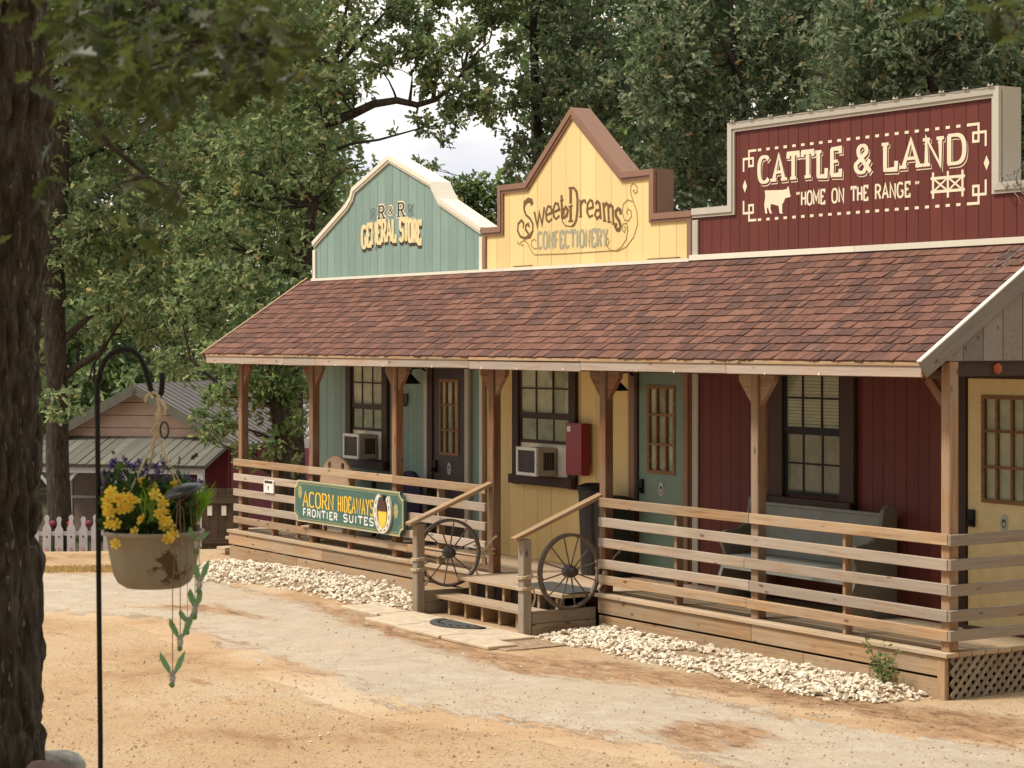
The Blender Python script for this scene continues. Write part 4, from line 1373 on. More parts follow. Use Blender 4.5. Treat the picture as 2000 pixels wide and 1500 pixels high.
def coil(c, r, turns, pitch, tilt=0.0, nn=14, phase=0):
    pts = []
    for i in range(int(turns * nn) + 1):
        a = phase + 2 * math.pi * i / nn
        q = max(abs(math.cos(a)), abs(math.sin(a)))
        pts.append(Vector((c[0] + r * math.cos(a) / q, c[1] + r * math.sin(a) / q, c[2] + pitch * i / nn + tilt * math.sin(a))))
    return pts
WR = ((XSR + .025, 11.80, .612, .376, 'spoked iron wagon wheel tied at the right side of the steps', .2, .05), (XSL + .01, 11.66, .63, .362, 'spoked iron wagon wheel tied at the left side of the steps', .35, -.12))
for i, w in enumerate(WR):
    wheel(*w)
    x = (XSR, XSL)[i]
    side = ('right', 'left')[i]
    t = thing('rope', (x, 11.36, .45), 'pale rope tying the %s wagon wheel to its newel post' % side, 'rope', 'ropes tying the wagon wheels')
    mb = MB()
    for zz in (.46, .57):
        mb.tube(coil((x, 11.29, zz), .06, 2.2, .014, .01), .009, 6)
        mb.tube([(x + .05, 11.34, zz + .02), (x + .04, 11.42, zz + .01), (x + .02, 11.50, zz - .02)], .009, 6)
    mb.tube([(x + .05, 11.36, .47), (x + .06, 11.37, .38), (x + .045, 11.35, .30)], [.009, .009, .014], 6)
    mb.build('rope_coils', MT['rope'], t)
    t = thing('rope', (x, 12.15, .5), 'frayed rope knotted round the rim of the %s wagon wheel and the porch post' % side, 'rope', 'ropes tying the wagon wheels')
    yb = w[1] + w[3] - .01
    mb = MB()
    for k in range(2):
        mb.tube([(x + .06, yb - .08, .70 - k * .07), (x + .07, yb + .04, .66 - k * .03), (x + .08, YF + .04, .60 + k * .05), (x + .03, YF + .12, .58 + k * .05)], .010, 6)
    mb.tube([(x + .08, yb + .03, .60), (x + .10, yb + .02, .52), (x + .07, yb - .05, .42), (x + .09, yb - .02, .36)], [.012, .012, .010, .012], 6)
    mb.tube([(x + .08, yb + .02, .62), (x + .11, yb + .14, .76), (x + .12, yb + .18, .79)], [.014, .010, .014], 6)
    mb.ball((x + .09, yb + .02, .58), .030, 6)
    mb.build('rope_knot', MT['rope'], t)

# ------------------------------------------------------------------ hanging sign with horseshoe and acorn
sy = YF - .075
SX0, SX1, SZ0, SZ1 = -23.845, -21.10, .645, 1.155
t = thing('hanging_sign', ((SX0 + SX1) / 2, sy, SZ0), 'dark green painted sign with yellow lettering, horseshoe and acorn, fixed to the porch rail', 'sign')
def sign_poly(i):
    x0, x1, z0, z1, c_ = SX0 + i, SX1 - i, SZ0 + i, SZ1 - i, .085
    o = []
    for cx, cz, a0 in ((x0, z0, 90), (x1, z0, 180), (x1, z1, 270), (x0, z1, 360)):
        o += [(cx + c_ * math.cos(R(a0 - q)), cz + c_ * math.sin(R(a0 - q))) for q in (0, 22, 45, 68, 90)]
    return o
MT['sign_green'] = m_plain('sign_green', (.055, .125, .095), .5, .35, .12, 4)
MT['sign_gold'] = m_plain('sign_gold', (.36, .31, .13), .5)
MT['sign_yellow'] = m_plain('sign_yellow', (.82, .50, .055), .5, var=.1)
MB().prism(sign_poly(0), sy, sy + .045).build('sign_board', MT['sign_green'], t)
q = Paint(sy - .0006)
ring = sign_poly(.014); q.stroke(ring + [ring[0]], .016)
ring = sign_poly(.040); q.stroke(ring + [ring[0]], .006)
q.build('border_line', MT['sign_gold'], t)
q = Paint(sy - .0006)
ring = sign_poly(.004); q.stroke(ring + [ring[0]], .008)
q.build('edge_line', MT['cream'], t)
p = Paint(sy - .002)
for w, a, b in (('ACORN', -23.60, -22.80), ('HIDEAWAYS', -22.68, -21.80)):
    text(p, w, a, b, const(.838), const(.182), .030 if w == 'ACORN' else .024, .016, .020 if w == 'ACORN' else .011, gap=.30 if w == 'ACORN' else .42)
p.build('letter', MT['sign_yellow'], t)
p = Paint(sy - .002)
for w, a, b in (('FRONTIER', -23.60, -22.70), ('SUITES', -22.54, -21.80)):
    text(p, w, a, b, const(.722), const(.085), .022, .018, 0, gap=.52)
p.build('letter', MT['white'], t)
hx, hz = -21.545, .905
ho = [(hx + .205 * math.cos(R(a)), hz + (.25 if a > 180 else .235) * math.sin(R(a))) for a in range(122, 419, 9)]
hi = [(hx + .128 * math.cos(R(a)), hz + (.195 if a > 180 else .20) * math.sin(R(a))) for a in range(122, 419, 9)]
mb = MB()
nn = len(ho)
v = [(x, sy - .03, z) for x, z in ho + hi] + [(x, sy - .003, z) for x, z in ho + hi]
f = []
for i in range(nn - 1):
    f += [[i, nn + i, nn + i + 1, i + 1], [2 * nn + i, 2 * nn + i + 1, 3 * nn + i + 1, 3 * nn + i], [i, i + 1, 2 * nn + i + 1, 2 * nn + i], [nn + i, 3 * nn + i, 3 * nn + i + 1, nn + i + 1]]
f += [[0, 2 * nn, 3 * nn, nn], [nn - 1, 2 * nn - 1, 4 * nn - 1, 3 * nn - 1]]
shoe = MBfix('horseshoe', v, f, MT['cap_white'], t)
p = Paint(sy - .0305); p.auto = True
for a in (150, 178, 206, 234, 262, 290, 318, 346, 14, 38):
    x, z = hx + .167 * math.cos(R(a)), hz + (.222 if 180 < a < 360 else .217) * math.sin(R(a))
    u = (-math.sin(R(a)) * .02, math.cos(R(a)) * .026)
    p.stroke([(x - u[0], z - u[1]), (x + u[0], z + u[1])], .018)
p.build('nail_slot', m_plain('slot_green', (.10, .13, .11)), shoe)
ac = thing_sub = MB()
ac.prism([(hx + .098 * math.cos(R(a)) * (1 if a < 330 else 1), .915 + .20 * math.sin(R(a)) * (1.0)) for a in range(180, 361, 15)], sy - .028, sy - .004)
ac.build('acorn_nut', MT['sign_yellow'], t)
MB().prism([(hx + .108 * math.cos(R(a)), .918 + .125 * math.sin(R(a))) for a in range(0, 181, 15)], sy - .036, sy - .004).build('acorn_cap', m_plain('acorn_brown', (.075, .032, .022)), t)
MB().prism([(hx - .022, 1.035), (hx + .022, 1.035), (hx + .03, 1.10), (hx - .012, 1.10)], sy - .032, sy - .004).build('acorn_stem', m_plain('acorn_stem', (.06, .06, .04)), t)
p = Paint(sy - .002)
for cx, cz, s_ in ((SX0 + .16, 1.01, 1), (SX1 - .17, .93, 1)):
    lf = []
    for k in range(20):
        a = 2 * math.pi * k / 20
        rr = .085 * (1 + .16 * math.cos(7 * a + .4))
        lf.append((cx + rr * math.cos(a) * .62, cz + rr * math.sin(a)))
    p.new(); p.poly(lf)
p.build('leaf_ornament', MT['sign_gold'], t)

t = thing('tag_card', (-24.68, YF - .02, .93), 'small white card with a dark top hung on the far left porch rail', 'card')
MB().prism([(-24.825, .935), (-24.545, .935), (-24.545, 1.085), (-24.57, 1.10), (-24.80, 1.10), (-24.825, 1.085)], YF - .022, YF - .006).build('card', MT['white'], t)
p = Paint(YF - .0225); p.poly([(-24.80, 1.055), (-24.57, 1.055), (-24.57, 1.09), (-24.80, 1.09)]); p.stroke([(-24.69, .965), (-24.69, 1.02)], .022); p.stroke([(-24.71, 1.01), (-24.67, 1.01)], .016)
p.build('card_print', MT['ink'], t)

# ------------------------------------------------------------------ window air conditioners
MT['ac_case'] = m_plain('beige_case', (.44, .40, .32), .5)
MT['grille'] = m_plain('grey_brown_grille', (.12, .10, .085), .6, .3, .3, 60)
for x0, x1, lab in ((-24.44, -24.02, 'small white framed air conditioner in the window of the green front'), (-20.28, -19.86, 'white framed air conditioner in the window of the yellow front')):
    yf = YW - .31
    z0, z1 = 1.37, 1.69
    xo = .03
    t = thing('air_conditioner', ((x0 + x1) / 2, YW - .2, z0), lab, 'air conditioner', 'window air conditioners')
    MB().box((x0 + .02, yf + .02, z0 + .01), (x1 - .02, YW - .04, z1 - .01)).build('case', MT['ac_case'], t)
    mb = MB()
    e = .035
    mb.box((x0, yf - .01, z0), (x0 + e, yf + .018, z1)).box((x1 - e, yf - .01, z0), (x1, yf + .018, z1)).box((x0 + e, yf - .009, z0), (x1 - e, yf + .018, z0 + e)).box((x0 + e, yf - .009, z1 - e), (x1 - e, yf + .018, z1))
    mb.build('front_frame', MT['white'], t)
    MB().box((x0 + e, yf + .006, z0 + e), (x1 - e, yf + .016, z1 - e)).build('grille', MT['grille'], t)
    mb = MB()
    for k in range(14):
        z = z0 + e + .012 + k * (z1 - z0 - 2 * e - .02) / 13
        mb.box((x0 + e + .005, yf + .0, z - .003), (x1 - e - .005, yf + .0055, z + .003))
    mb.build('louvre', MT['black'], t)
    mb = MB()
    for k in range(7):
        yy = yf + .10 + k * .022
        mb.box((x1 - .021, yy, z0 + .06), (x1 - .016, yy + .014, z1 - .06))
    mb.build('side_vent', MT['black'], t)
    MB().box((x1, YW - .03, z0 - .01), (x1 + .18, YW - .024, z1 + .0)).build('side_filler', MT['white'], t)

t = thing('wall_box', (-19.18, YW - .1, 1.39), 'red metal equipment box with a small white sticker, mounted beside the yellow front window', 'wall box')
MT['box_red'] = m_plain('enamel_red', (.23, .016, .022), .4, .45, .12, 3)
MB().box((-19.52, YW - .145, 1.405), (-19.20, YW - .05, 1.98)).build('cabinet', MT['box_red'], t)
MB().box((-19.512, YW - .157, 1.42), (-19.208, YW - .146, 1.968)).build('cabinet_door', MT['box_red'], t)
p = Paint(YW - .1585); p.poly([(-19.49, 1.885), (-19.42, 1.885), (-19.42, 1.945), (-19.49, 1.945)]); p.build('sticker', MT['white'], t)
p = Paint(YW - .1585)
for k in range(7):
    z = 1.53 + k * .036
    p.stroke([(-19.29, z), (-19.255, z), (-19.255, z + .022), (-19.29, z + .022)][: 3 + k % 2], .006)
p.build('faint_marks', m_plain('faded_pink', (.42, .10, .10)), t)

# ------------------------------------------------------------------ pew bench against the red front
t = thing('bench', (-15.25, 12.95, DECK), 'pale grey wooden pew bench under the window of the red front', 'bench')
MT['bench'] = m_plain('pale_grey_bench_paint', (.235, .245, .215), .55, .3, .1)
MT['bench_shade'] = m_plain('bench_shaded_end', (.17, .155, .125), .55, .3, .1)  # bench grey darkened, paints shade onto the end panels
bx0, bx1 = -16.22, -14.34
MB().prism_x([(13.20, .82), (13.24, .82), (13.30, 1.29), (13.26, 1.29)], bx0 + .03, bx1 - .03).build('backrest', MT['bench'], t)
board('top_rail', (bx0 + .03, 13.275, 1.305), (bx1 - .03, 13.275, 1.305), .03, .06, MT['bench'], t)
board('seat', (bx0 + .03, 13.0, .80), (bx1 - .03, 13.0, .80), .46, .035, MT['bench'], t, up=(0, 1, 0))
board('seat_rail', (bx0 + .03, 12.80, .74), (bx1 - .03, 12.80, .74), .09, .025, MT['bench'], t)
prof = [(13.34, DECK), (13.34, 1.33), (13.31, 1.385), (13.24, 1.40), (13.18, 1.36), (13.165, 1.25), (13.12, 1.12), (13.02, 1.06), (12.86, 1.05), (12.80, 1.0), (12.82, .92), (12.87, .80), (12.80, .62), (12.74, DECK)]
for x in (bx0, bx1):
    MB().prism_x(prof, x - .022, x + .022).build('end_panel', MT['bench_shade'], t)

# ------------------------------------------------------------------ bins, chairs and odds on the porch
MT['bin'] = m_plain('black_plastic', (.024, .022, .020), .5, .4)
for x, y, h, w, lab in ((-18.72, 13.06, .98, .17, 'tall black bin standing beside the right porch post of the steps'), (-18.42, 13.10, .86, .21, 'dark square bin behind the rail next to the green door')):
    t = thing('bin', (x, y, DECK), lab, 'bin')
    MB().lathe([(0, DECK), (w * .82, DECK), (w, DECK + h * .9), (w * 1.05, DECK + h * .9), (w * 1.05, DECK + h * .93), (0, DECK + h * .93)], 4 if 'square' in lab else 16, Matrix.Translation((x, y, 0)) @ Matrix.Rotation(.78, 4, 'Z')).build('body', MT['bin'], t)
    MB().lathe([(w * 1.08, DECK + h * .935), (w * 1.05, DECK + h * .97), (w * .6, DECK + h), (0, DECK + h)], 4 if 'square' in lab else 16, Matrix.Translation((x, y, 0)) @ Matrix.Rotation(.78, 4, 'Z')).build('lid', MT['black'], t)
t = thing('chair', (-23.97, 12.75, DECK), 'peach wooden chair with a round topped back pierced by two holes, behind the left rail', 'chair')
MT['peach'] = m_plain('peach_wood', (.60, .40, .265), .6, .3, .08)
cx, yb = -23.97, 12.72
outer = [(cx + .46 * math.cos(R(a)), .965 + .46 * math.sin(R(a))) for a in range(0, 181, 12)] + [(cx - .40, .74), (cx + .40, .74)]
def holes_panel(outer, holes, y0, y1):
    bm = bmesh.new()
    edges = []
    for loop in [outer] + holes:
        vs = [bm.verts.new((x, y0, z)) for x, z in loop]
        edges += [bm.edges.new((vs[i], vs[(i + 1) % len(vs)])) for i in range(len(vs))]
    bmesh.ops.triangle_fill(bm, use_beauty=True, use_dissolve=False, edges=edges)
    r_ = bmesh.ops.extrude_face_region(bm, geom=list(bm.faces))
    bmesh.ops.translate(bm, vec=(0, y1 - y0, 0), verts=[g for g in r_['geom'] if isinstance(g, bmesh.types.BMVert)])
    bmesh.ops.recalc_face_normals(bm, faces=bm.faces)
    me = bpy.data.meshes.new('panel')
    bm.to_mesh(me); bm.free()
    return me
hl = [[(cx + sx * .175 + .045 * math.cos(R(a)), 1.30 + .05 * math.sin(R(a))) for a in range(0, 360, 30)] for sx in (-1, 1)]
me = holes_panel(outer, hl, yb, yb + .035)
me.materials.append(MT['peach'])
obj('backrest', me, t)
board('seat', (cx - .30, yb - .22, .74), (cx + .30, yb - .22, .74), .44, .03, MT['peach'], t, up=(0, 1, 0))
for sx in (-1, 1):
    for yy in (yb - .40, yb - .02):
        board('leg', (cx + sx * .27, yy, DECK), (cx + sx * .27, yy, .73), .05, .05, MT['peach'], t, up=(1, 0, 0))
MT['purple'] = m_plain('purple_fabric', (.040, .030, .060), .8, .2, .2)
t = thing('chair', (-22.6, 13.0, DECK), 'dark purple round backed fabric chair between the green front window and its door', 'chair')
MB().prism([(-22.82 + .28 * math.cos(R(a)), 1.02 + .26 * math.sin(R(a))) for a in range(0, 181, 12)] + [(-23.08, .80), (-22.56, .80)], 13.12, 13.17).build('backrest', MT['purple'], t)
board('seat', (-23.08, 12.95, .78), (-22.56, 12.95, .78), .46, .07, MT['purple'], t, up=(0, 1, 0))
for x in (-23.06, -22.58):
    MB().tube([(x, 12.74, DECK), (x, 13.14, .80), (x, 13.16, 1.0)], .012, 6).build('leg', MT['black'], t)
    MB().tube([(x, 13.16, DECK), (x, 12.76, .80)], .012, 6).build('leg', MT['black'], t)
t = thing('side_table', (-24.25, 13.0, DECK), 'low dark table beneath the window of the green front', 'table')
board('table_top', (-24.72, 13.05, 1.18), (-23.82, 13.05, 1.18), .44, .035, MT['dark_brown'], t, up=(0, 1, 0))
for x in (-24.66, -23.88):
    for y in (12.88, 13.22):
        board('leg', (x, y, DECK), (x, y, 1.16), .05, .05, MT['dark_brown'], t, up=(1, 0, 0))
board('shelf', (-24.66, 13.05, .80), (-23.88, 13.05, .80), .36, .03, MT['dark_brown'], t, up=(0, 1, 0))
t = thing('plant_pot', (-24.28, 12.93, 1.2), 'small teal pot on the dark table by the green front', 'pot')
MB().lathe([(0, 1.198), (.05, 1.198), (.075, 1.29), (.082, 1.29), (.082, 1.31), (.066, 1.31), (.0, 1.285)], 14, Matrix.Translation((-24.28, 12.93, 0))).build('bowl', m_plain('teal_glaze', (.10, .26, .25), .3, .5), t, True)

def wall_lamp(x, z, lab):
    t = thing('porch_lamp', (x, YW - .1, z), lab, 'lamp', 'black porch lamps')
    MB().tube([(x, YW - .005, z + .02), (x, YW - .12, z + .09), (x, YW - .24, z + .08), (x, YW - .28, z)], .014, 8).build('arm', MT['black'], t, True)
    MB().lathe([(.03, .03), (.05, .0), (.135, -.085), (.135, -.09), (.045, -.005), (.02, .02)], 20, Matrix.Translation((x, YW - .28, z - .02))).build('shade', MT['black'], t, True)
    MB().ball((x, YW - .28, z - .07), .032, 8).build('bulb', m_plain('frosted_bulb', (.6, .58, .5), .3), t, True)
    MB().prism([(x + .05 * math.cos(R(a)), z + .02 + .05 * math.sin(R(a))) for a in range(0, 360, 24)], YW - .018, YW - .002).build('wall_plate', MT['black'], t)
wall_lamp(at_y(1203, 745, YW - .28)[0], 2.47, 'black shaded lamp on the yellow front beside the green door')
wall_lamp(at_y(800, 735, YW - .28)[0], 2.47, 'black shaded lamp on the green front above the horseshoe')
t = thing('wall_horseshoe', (-23.35, YW - .02, 2.1), 'iron horseshoe hung on the green front between window and dark door', 'horseshoe')
MB().tube([(-23.36 + .075 * math.cos(R(a)), YW - .022, 2.17 + .10 * math.sin(R(a))) for a in range(140, 401, 12)], .014, 6).build('shoe', MT['iron_dark'], t)
MB().tube([(-23.36, YW - .022, 2.22), (-23.36, YW - .022, 2.09)], .010, 6).build('hook', MT['iron_dark'], t)
t = thing('ornament', (-12.9, 13.3, 2.6), 'orange octagonal ornament above the yellow door', 'ornament')
zx, zz_ = at_x(1948, 720, XR - .03)
MB().prism_x([(zx + .045 * math.cos(R(22.5 + a)), zz_ + .045 * math.sin(R(22.5 + a))) for a in range(0, 360, 45)], XR - .038, XR - .02).build('disc', m_plain('orange_glaze', (.42, .085, .03), .4), t)
mb = MB(); mb.prism_x([(zx + .026 * math.cos(R(22.5 + a)), zz_ + .026 * math.sin(R(22.5 + a))) for a in range(0, 360, 45)], XR - .0195, XR - .015).build('centre', m_plain('orange_centre', (.34, .075, .03), .4), t)

# string of little bulbs along the red cap, the dry vine at its right end
t = thing('light_string', (-15, YW, 5.09), 'string of tiny clear bulbs clipped along the top of the red front', 'light string')
MB().tube([(-16.78 + i * .1, YW - .05, 5.092 + .006 * math.sin(i * 2.1)) for i in range(37)], .004, 4).build('wire', MT['black'], t)
for i in range(13):
    x = -16.72 + i * .295
    MB().prism([(x - .015, 5.085), (x + .055, 5.085), (x + .05, 5.103), (x + .035, 5.090), (x + .012, 5.092), (x, 5.106)], YW - .056, YW - .045).build('bulb', MT['grey'], t)
t = thing('dry_vine', (-12.7, YW - .1, 4.2), 'bare brown vine stems hanging over the right end of the red front', 'vine')
mb = MB()
for k in range(9):
    x, z = -12.95 + .06 * k, 4.28 + random.uniform(-.03, .05)
    pts = [Vector((x, YW - .08, z))]
    for j in range(7):
        pts.append(pts[-1] + Vector((random.uniform(-.05, .06), random.uniform(-.02, .015), random.uniform(-.07, .055))))
    mb.tube(pts, [.007, .007, .006, .006, .005, .005, .004, .003], 5)
mb.build('stems', MT['old'], t)
mb = MB()
for k in range(4):
    x, y = -12.72 + .07 * k, YW - .12
    pts = [Vector((x, y - .02, RIDGE_Z + .01))]
    for j in range(7):
        pts.append(pts[-1] + Vector((random.uniform(-.07, .04), random.uniform(-.09, .0), 0)))
    pts = [Vector((q.x, q.y, RIDGE_Z + (q.y - YW) * SL.z / SL.y + .06 + random.uniform(0, .03))) for q in pts]
    mb.tube(pts, [.006] * 6 + [.004, .003], 5)
mb.build('roof_stems', MT['old'], t)
# ------------------------------------------------------------------ trees
LEAF_V = np.array([(0, 0, 0), (.34, .25, .05), (.52, .12, .02), (.74, .24, .04), (1, 0, -.06), (.34, -.25, .05), (.52, -.12, .02), (.74, -.24, .04)], np.float32)
LEAF_F = np.array([(0, 2, 1), (0, 4, 2), (2, 4, 3), (0, 5, 6), (0, 6, 4), (6, 7, 4)], np.int32)
def unit(a):
    return a / np.maximum(np.linalg.norm(a, axis=-1, keepdims=True), 1e-9)
def leaf_arrays(pos, dirs, norms, size):
    """one leaf per row"""
    x = unit(dirs)
    z = unit(norms - x * (norms * x).sum(-1, keepdims=True))
    y = np.cross(z, x)
    t = LEAF_V
    v = pos[:, None, :] + size[:, None, None] * (x[:, None, :] * t[None, :, 0:1] + y[:, None, :] * t[None, :, 1:2] * 1.0 + z[:, None, :] * t[None, :, 2:3])
    nl = len(pos)
    f = LEAF_F[None] + (np.arange(nl) * len(t))[:, None, None]
    return v.reshape(-1, 3), f.reshape(-1, 3)
def rosettes(lobes, size, per=6, up=.55):
    P, D, N = [], [], []
    for c, rad, k in lobes:
        k = int(k)
        u = unit(rng.normal(size=(k, 3)))
        q = rng.random(k) ** .42
        # lumpy outline: direction dependent radius
        ph_ = rng.random(6) * 6.28
        lump = .80 + .16 * np.sin(u[:, 0] * 5.1 + ph_[0]) + .14 * np.sin(u[:, 1] * 6.3 + ph_[1] + u[:, 2] * 3) + .12 * np.sin(u[:, 2] * 7.7 + ph_[2])
        pc = np.array(c)[None] + u * (q * lump)[:, None] * np.array(rad)[None]
        out = unit(u + rng.normal(scale=.5, size=(k, 3)) + np.array([0, 0, -.1]))
        for j in range(per):
            P.append(pc + rng.normal(scale=size * .30, size=(k, 3)))
            d = unit(out + rng.normal(scale=.75, size=(k, 3)))
            D.append(d)
            N.append(unit(rng.normal(scale=.55, size=(k, 3)) + out * .35 + np.array([0, 0, up])))
    P, D, N = np.concatenate(P), np.concatenate(D), np.concatenate(N)
    return leaf_arrays(P, D, N, size * rng.uniform(.65, 1.25, len(P)))
def crown_part(name, lobes, size, mat, parent, per=6):
    v, f = rosettes(lobes, size, per)
    c = v.mean(0)
    me = fast_mesh(name, v - c, f, mat, False)
    o = obj(name, me, parent, Matrix.Translation(Vector(c)))
    o['kind'] = 'stuff'
    return o
def crooked(a, b, n_=6, amp=.12, sag=0.0):
    a, b = Vector(a), Vector(b)
    l = (b - a).length
    pts = []
    off = Vector((0, 0, 0))
    for i in range(n_ + 1):
        t = i / n_
        if 0 < i < n_:
            off = off * .6 + Vector((random.gauss(0, 1), random.gauss(0, 1), random.gauss(0, .7))) * amp * l * .35
        pts.append(a.lerp(b, t) + off * math.sin(math.pi * t) + Vector((0, 0, sag * math.sin(math.pi * t))))
    return pts
def tree(name, label, trunk, rads, lobes, size, leaf_mat, bark, group=None, twig=5, extra=(), per=6):
    """trunk: points; lobes: (centre, radius, clusters); extra: branch point lists with a start radius"""
    b = trunk[0]
    t = thing(name, b, label, 'tree', group)
    MB().tube(trunk, rads, 12).build('trunk', bark, t, True)
    mb = MB()
    for c, rad, k in lobes:
        c = Vector(c)
        cands = [(q, r_) for q, r_ in zip(trunk[1:], rads[1:]) if q.z < c.z + .8] + [(q, r1 * .5) for pts, r1 in extra for q in pts[1:]] or [(trunk[1], rads[1])]
        q, r_ = min(cands, key=lambda s: (s[0] - c).length + .7 * max(0, s[0].z - c.z + .5))
        r0 = min(r_ * .55, .016 + .042 * rad[0])
        pts = crooked(q, c, 7, .10)
        mb.tube(pts, [r0 * (1 - .75 * i / 7) for i in range(8)], 7, False)
        for j in range(twig):
            s = pts[random.randint(3, 7)]
            u = Vector((random.gauss(0, 1), random.gauss(0, 1), random.gauss(.1, .7))).normalized()
            e = c + Vector((u.x * rad[0], u.y * rad[1], u.z * rad[2])) * .9
            mb.tube(crooked(s, e, 5, .16), [r0 * .26 * (1 - .8 * i / 5) + .002 for i in range(6)], 5, False)
    for pts, r0 in extra:
        mb.tube(pts, [r0 * (1 - .7 * i / (len(pts) - 1)) for i in range(len(pts))], 8, False)
    if mb.v:
        mb.build('branches', bark, t, True)
    crown_part('crown', lobes, size, leaf_mat, t, per)
    return t
MT['bark'] = m_bark('oak_bark', (.046, .036, .027), (.085, .068, .052))
MT['leaf_oak'] = m_leaf('oak_leaf', [(0, (0.079, 0.112, 0.064)), (.35, (0.136, 0.180, 0.098)), (.7, (0.203, 0.243, 0.143)), (.93, (0.289, 0.304, 0.197)), (.985, (0.341, 0.272, 0.148)), (1, (0.374, 0.208, 0.098))])
MT['leaf_left'] = m_leaf('left_oak_leaf', [(0, (0.085, 0.125, 0.057)), (.35, (0.158, 0.209, 0.093)), (.7, (0.238, 0.294, 0.140)), (.93, (0.350, 0.373, 0.195)), (1, (0.404, 0.303, 0.131))])
MT['leaf_light'] = m_leaf('light_oak_leaf', [(0, (0.074, 0.124, 0.048)), (.5, (0.144, 0.204, 0.078)), (.93, (0.235, 0.275, 0.120)), (1, (0.320, 0.248, 0.087))])
MT['leaf_far'] = m_leaf('far_leaf', [(0, (0.097, 0.136, 0.066)), (.6, (0.193, 0.260, 0.115)), (1, (0.348, 0.400, 0.176))])
def L(px, py, d, r, k=None, flat=.85, dens=1.0):
    k = k if k is not None else int(150 * dens * r * r)
    return (at_d(px, py, d), (r, r, r * flat), k)
def T(pts, d):
    return [at_d(a, b, d + (c if len(q) > 2 else 0)) for q in pts for a, b, c in [tuple(q) + (0,) * (3 - len(q))]]

# left mass: a slim oak beside the cabin and a broad one off the building's end
b1 = at_d(120, 1100, 36); b1.z = gz(b1.x, b1.y) - .1
tr = [b1] + T([(120, 1085), (112, 900), (112, 750), (106, 620), (110, 480), (118, 330), (126, 160), (130, -40), (128, -260)], 36)
ld = [(140, 505, 36, 1.0), (60, 520, 36.5, .95), (215, 440, 36, 1.1), (120, 330, 36.5, 1.2), (250, 290, 37, 1.15), (60, 190, 36, 1.2), (185, 160, 36.5, 1.25), (300, 130, 37.5, 1.2), (120, 20, 36, 1.3), (260, -10, 37, 1.3),
      (230, 590, 35.5, .75), (60, 680, 37, .7), (120, -200, 36.5, 1.6), (260, -180, 37, 1.5), (-40, 330, 36, 1.3), (-60, 80, 36, 1.4), (150, 640, 36.8, .55), (320, 470, 37, .8), (120, 790, 35.3, .42), (300, 640, 36.4, .6)]
tree('oak_tree', 'slim dark oak with low forked limbs standing beside the white picket fence', tr, [.27, .215, .195, .185, .185, .17, .15, .12, .08, .04], [L(*a) for a in ld], .125, MT['leaf_left'], MT['bark'], 'oaks behind the buildings',
     extra=[(T([(112, 745), (150, 715), (195, 690), (215, 655), (250, 610)], 36), .085), (T([(110, 680), (150, 640), (185, 608), (225, 590)], 36), .075), (T([(195, 690), (180, 720), (172, 750)], 36), .03)])
b2 = at_d(580, 1000, 35); b2.z = gz(b2.x, b2.y) - .1
tr = [b2] + T([(578, 960), (572, 830), (575, 700), (592, 540), (612, 400), (632, 260), (655, 130), (680, 0), (700, -200)], 35)
ld = [(560, 470, 35, .95), (470, 400, 35, 1.1), (520, 270, 35, 1.15), (400, 300, 36, 1.15), (620, 190, 35, .85), (585, 90, 35.5, 1.1), (450, 140, 35.5, 1.25), (370, 20, 36, 1.3), (520, -30, 35, 1.3), (690, 40, 35.5, .75), (640, 320, 34.6, .42),
      (400, 470, 35.5, 1.0), (330, 380, 36, 1.05), (470, 560, 34.6, .95), (380, 590, 35, .85), (540, 640, 34.4, .8), (440, 680, 34.6, .75), (350, 700, 35.2, .6), (330, 540, 36, .8), (520, 745, 34, .55), (575, 760, 34, .45), (460, 775, 33.8, .45), (430, 835, 33.4, .33),
      (545, 830, 33.7, .45), (600, 620, 34.6, .45), (740, 125, 34.8, .42), (620, -200, 35.5, 1.7), (430, -190, 36, 1.6), (470, 880, 33.6, .22), (560, 905, 34, .3), (650, 430, 35.4, .30), (640, 150, 34.4, .50), (668, 60, 34.4, .50), (605, 350, 34.4, .42), (625, 250, 34.4, .40), (690, -40, 34.8, .6), (595, 560, 34.3, .34)]
mids = [(745, 110, 35, .34), (800, 95, 35, .42), (850, 110, 35, .44), (835, 160, 35, .32), (900, 75, 35, .34), (905, 185, 35, .42), (950, 205, 35, .44), (880, 225, 35, .28), (838, 250, 35, .20), (866, 275, 35, .16), (815, 232, 35, .16), (690, 170, 35, .26),
        (672, 330, 35, .20), (650, 385, 35.2, .30), (705, 262, 35, .08), (765, 255, 35, .08), (940, 130, 35.4, .36), (820, 50, 35.6, .40), (780, 20, 35.6, .46), (925, 60, 36, .30), (965, 30, 36, .34), (1000, 90, 36, .24), (860, 0, 36, .36), (930, -20, 36, .5), (1000, -10, 36, .5), (1020, 170, 36, .2)]
lob = [L(*a) for a in ld] + [L(*a, dens=2.6) for a in mids]
tree('oak_tree', 'broad oak at the building\'s far end, its long bare limb against the sky', tr, [.26, .19, .17, .145, .115, .085, .06, .04, .022, .01], lob, .125, MT['leaf_left'], MT['bark'], 'oaks behind the buildings', twig=3,
     extra=[(T([(640, 240), (690, 222), (730, 203), (775, 196), (815, 205), (850, 195), (880, 172), (905, 140)], 35), .085), (T([(800, 200), (803, 175), (805, 150)], 35), .035), (T([(845, 198), (850, 170), (852, 145)], 35), .045),
            (T([(632, 300), (690, 280), (740, 273), (780, 262), (830, 248), (870, 245)], 35), .028), (T([(578, 800), (520, 790), (470, 775), (420, 745), (370, 700)], 34.6), .06), (T([(660, 130), (720, 60), (770, 5)], 35.4), .05)])
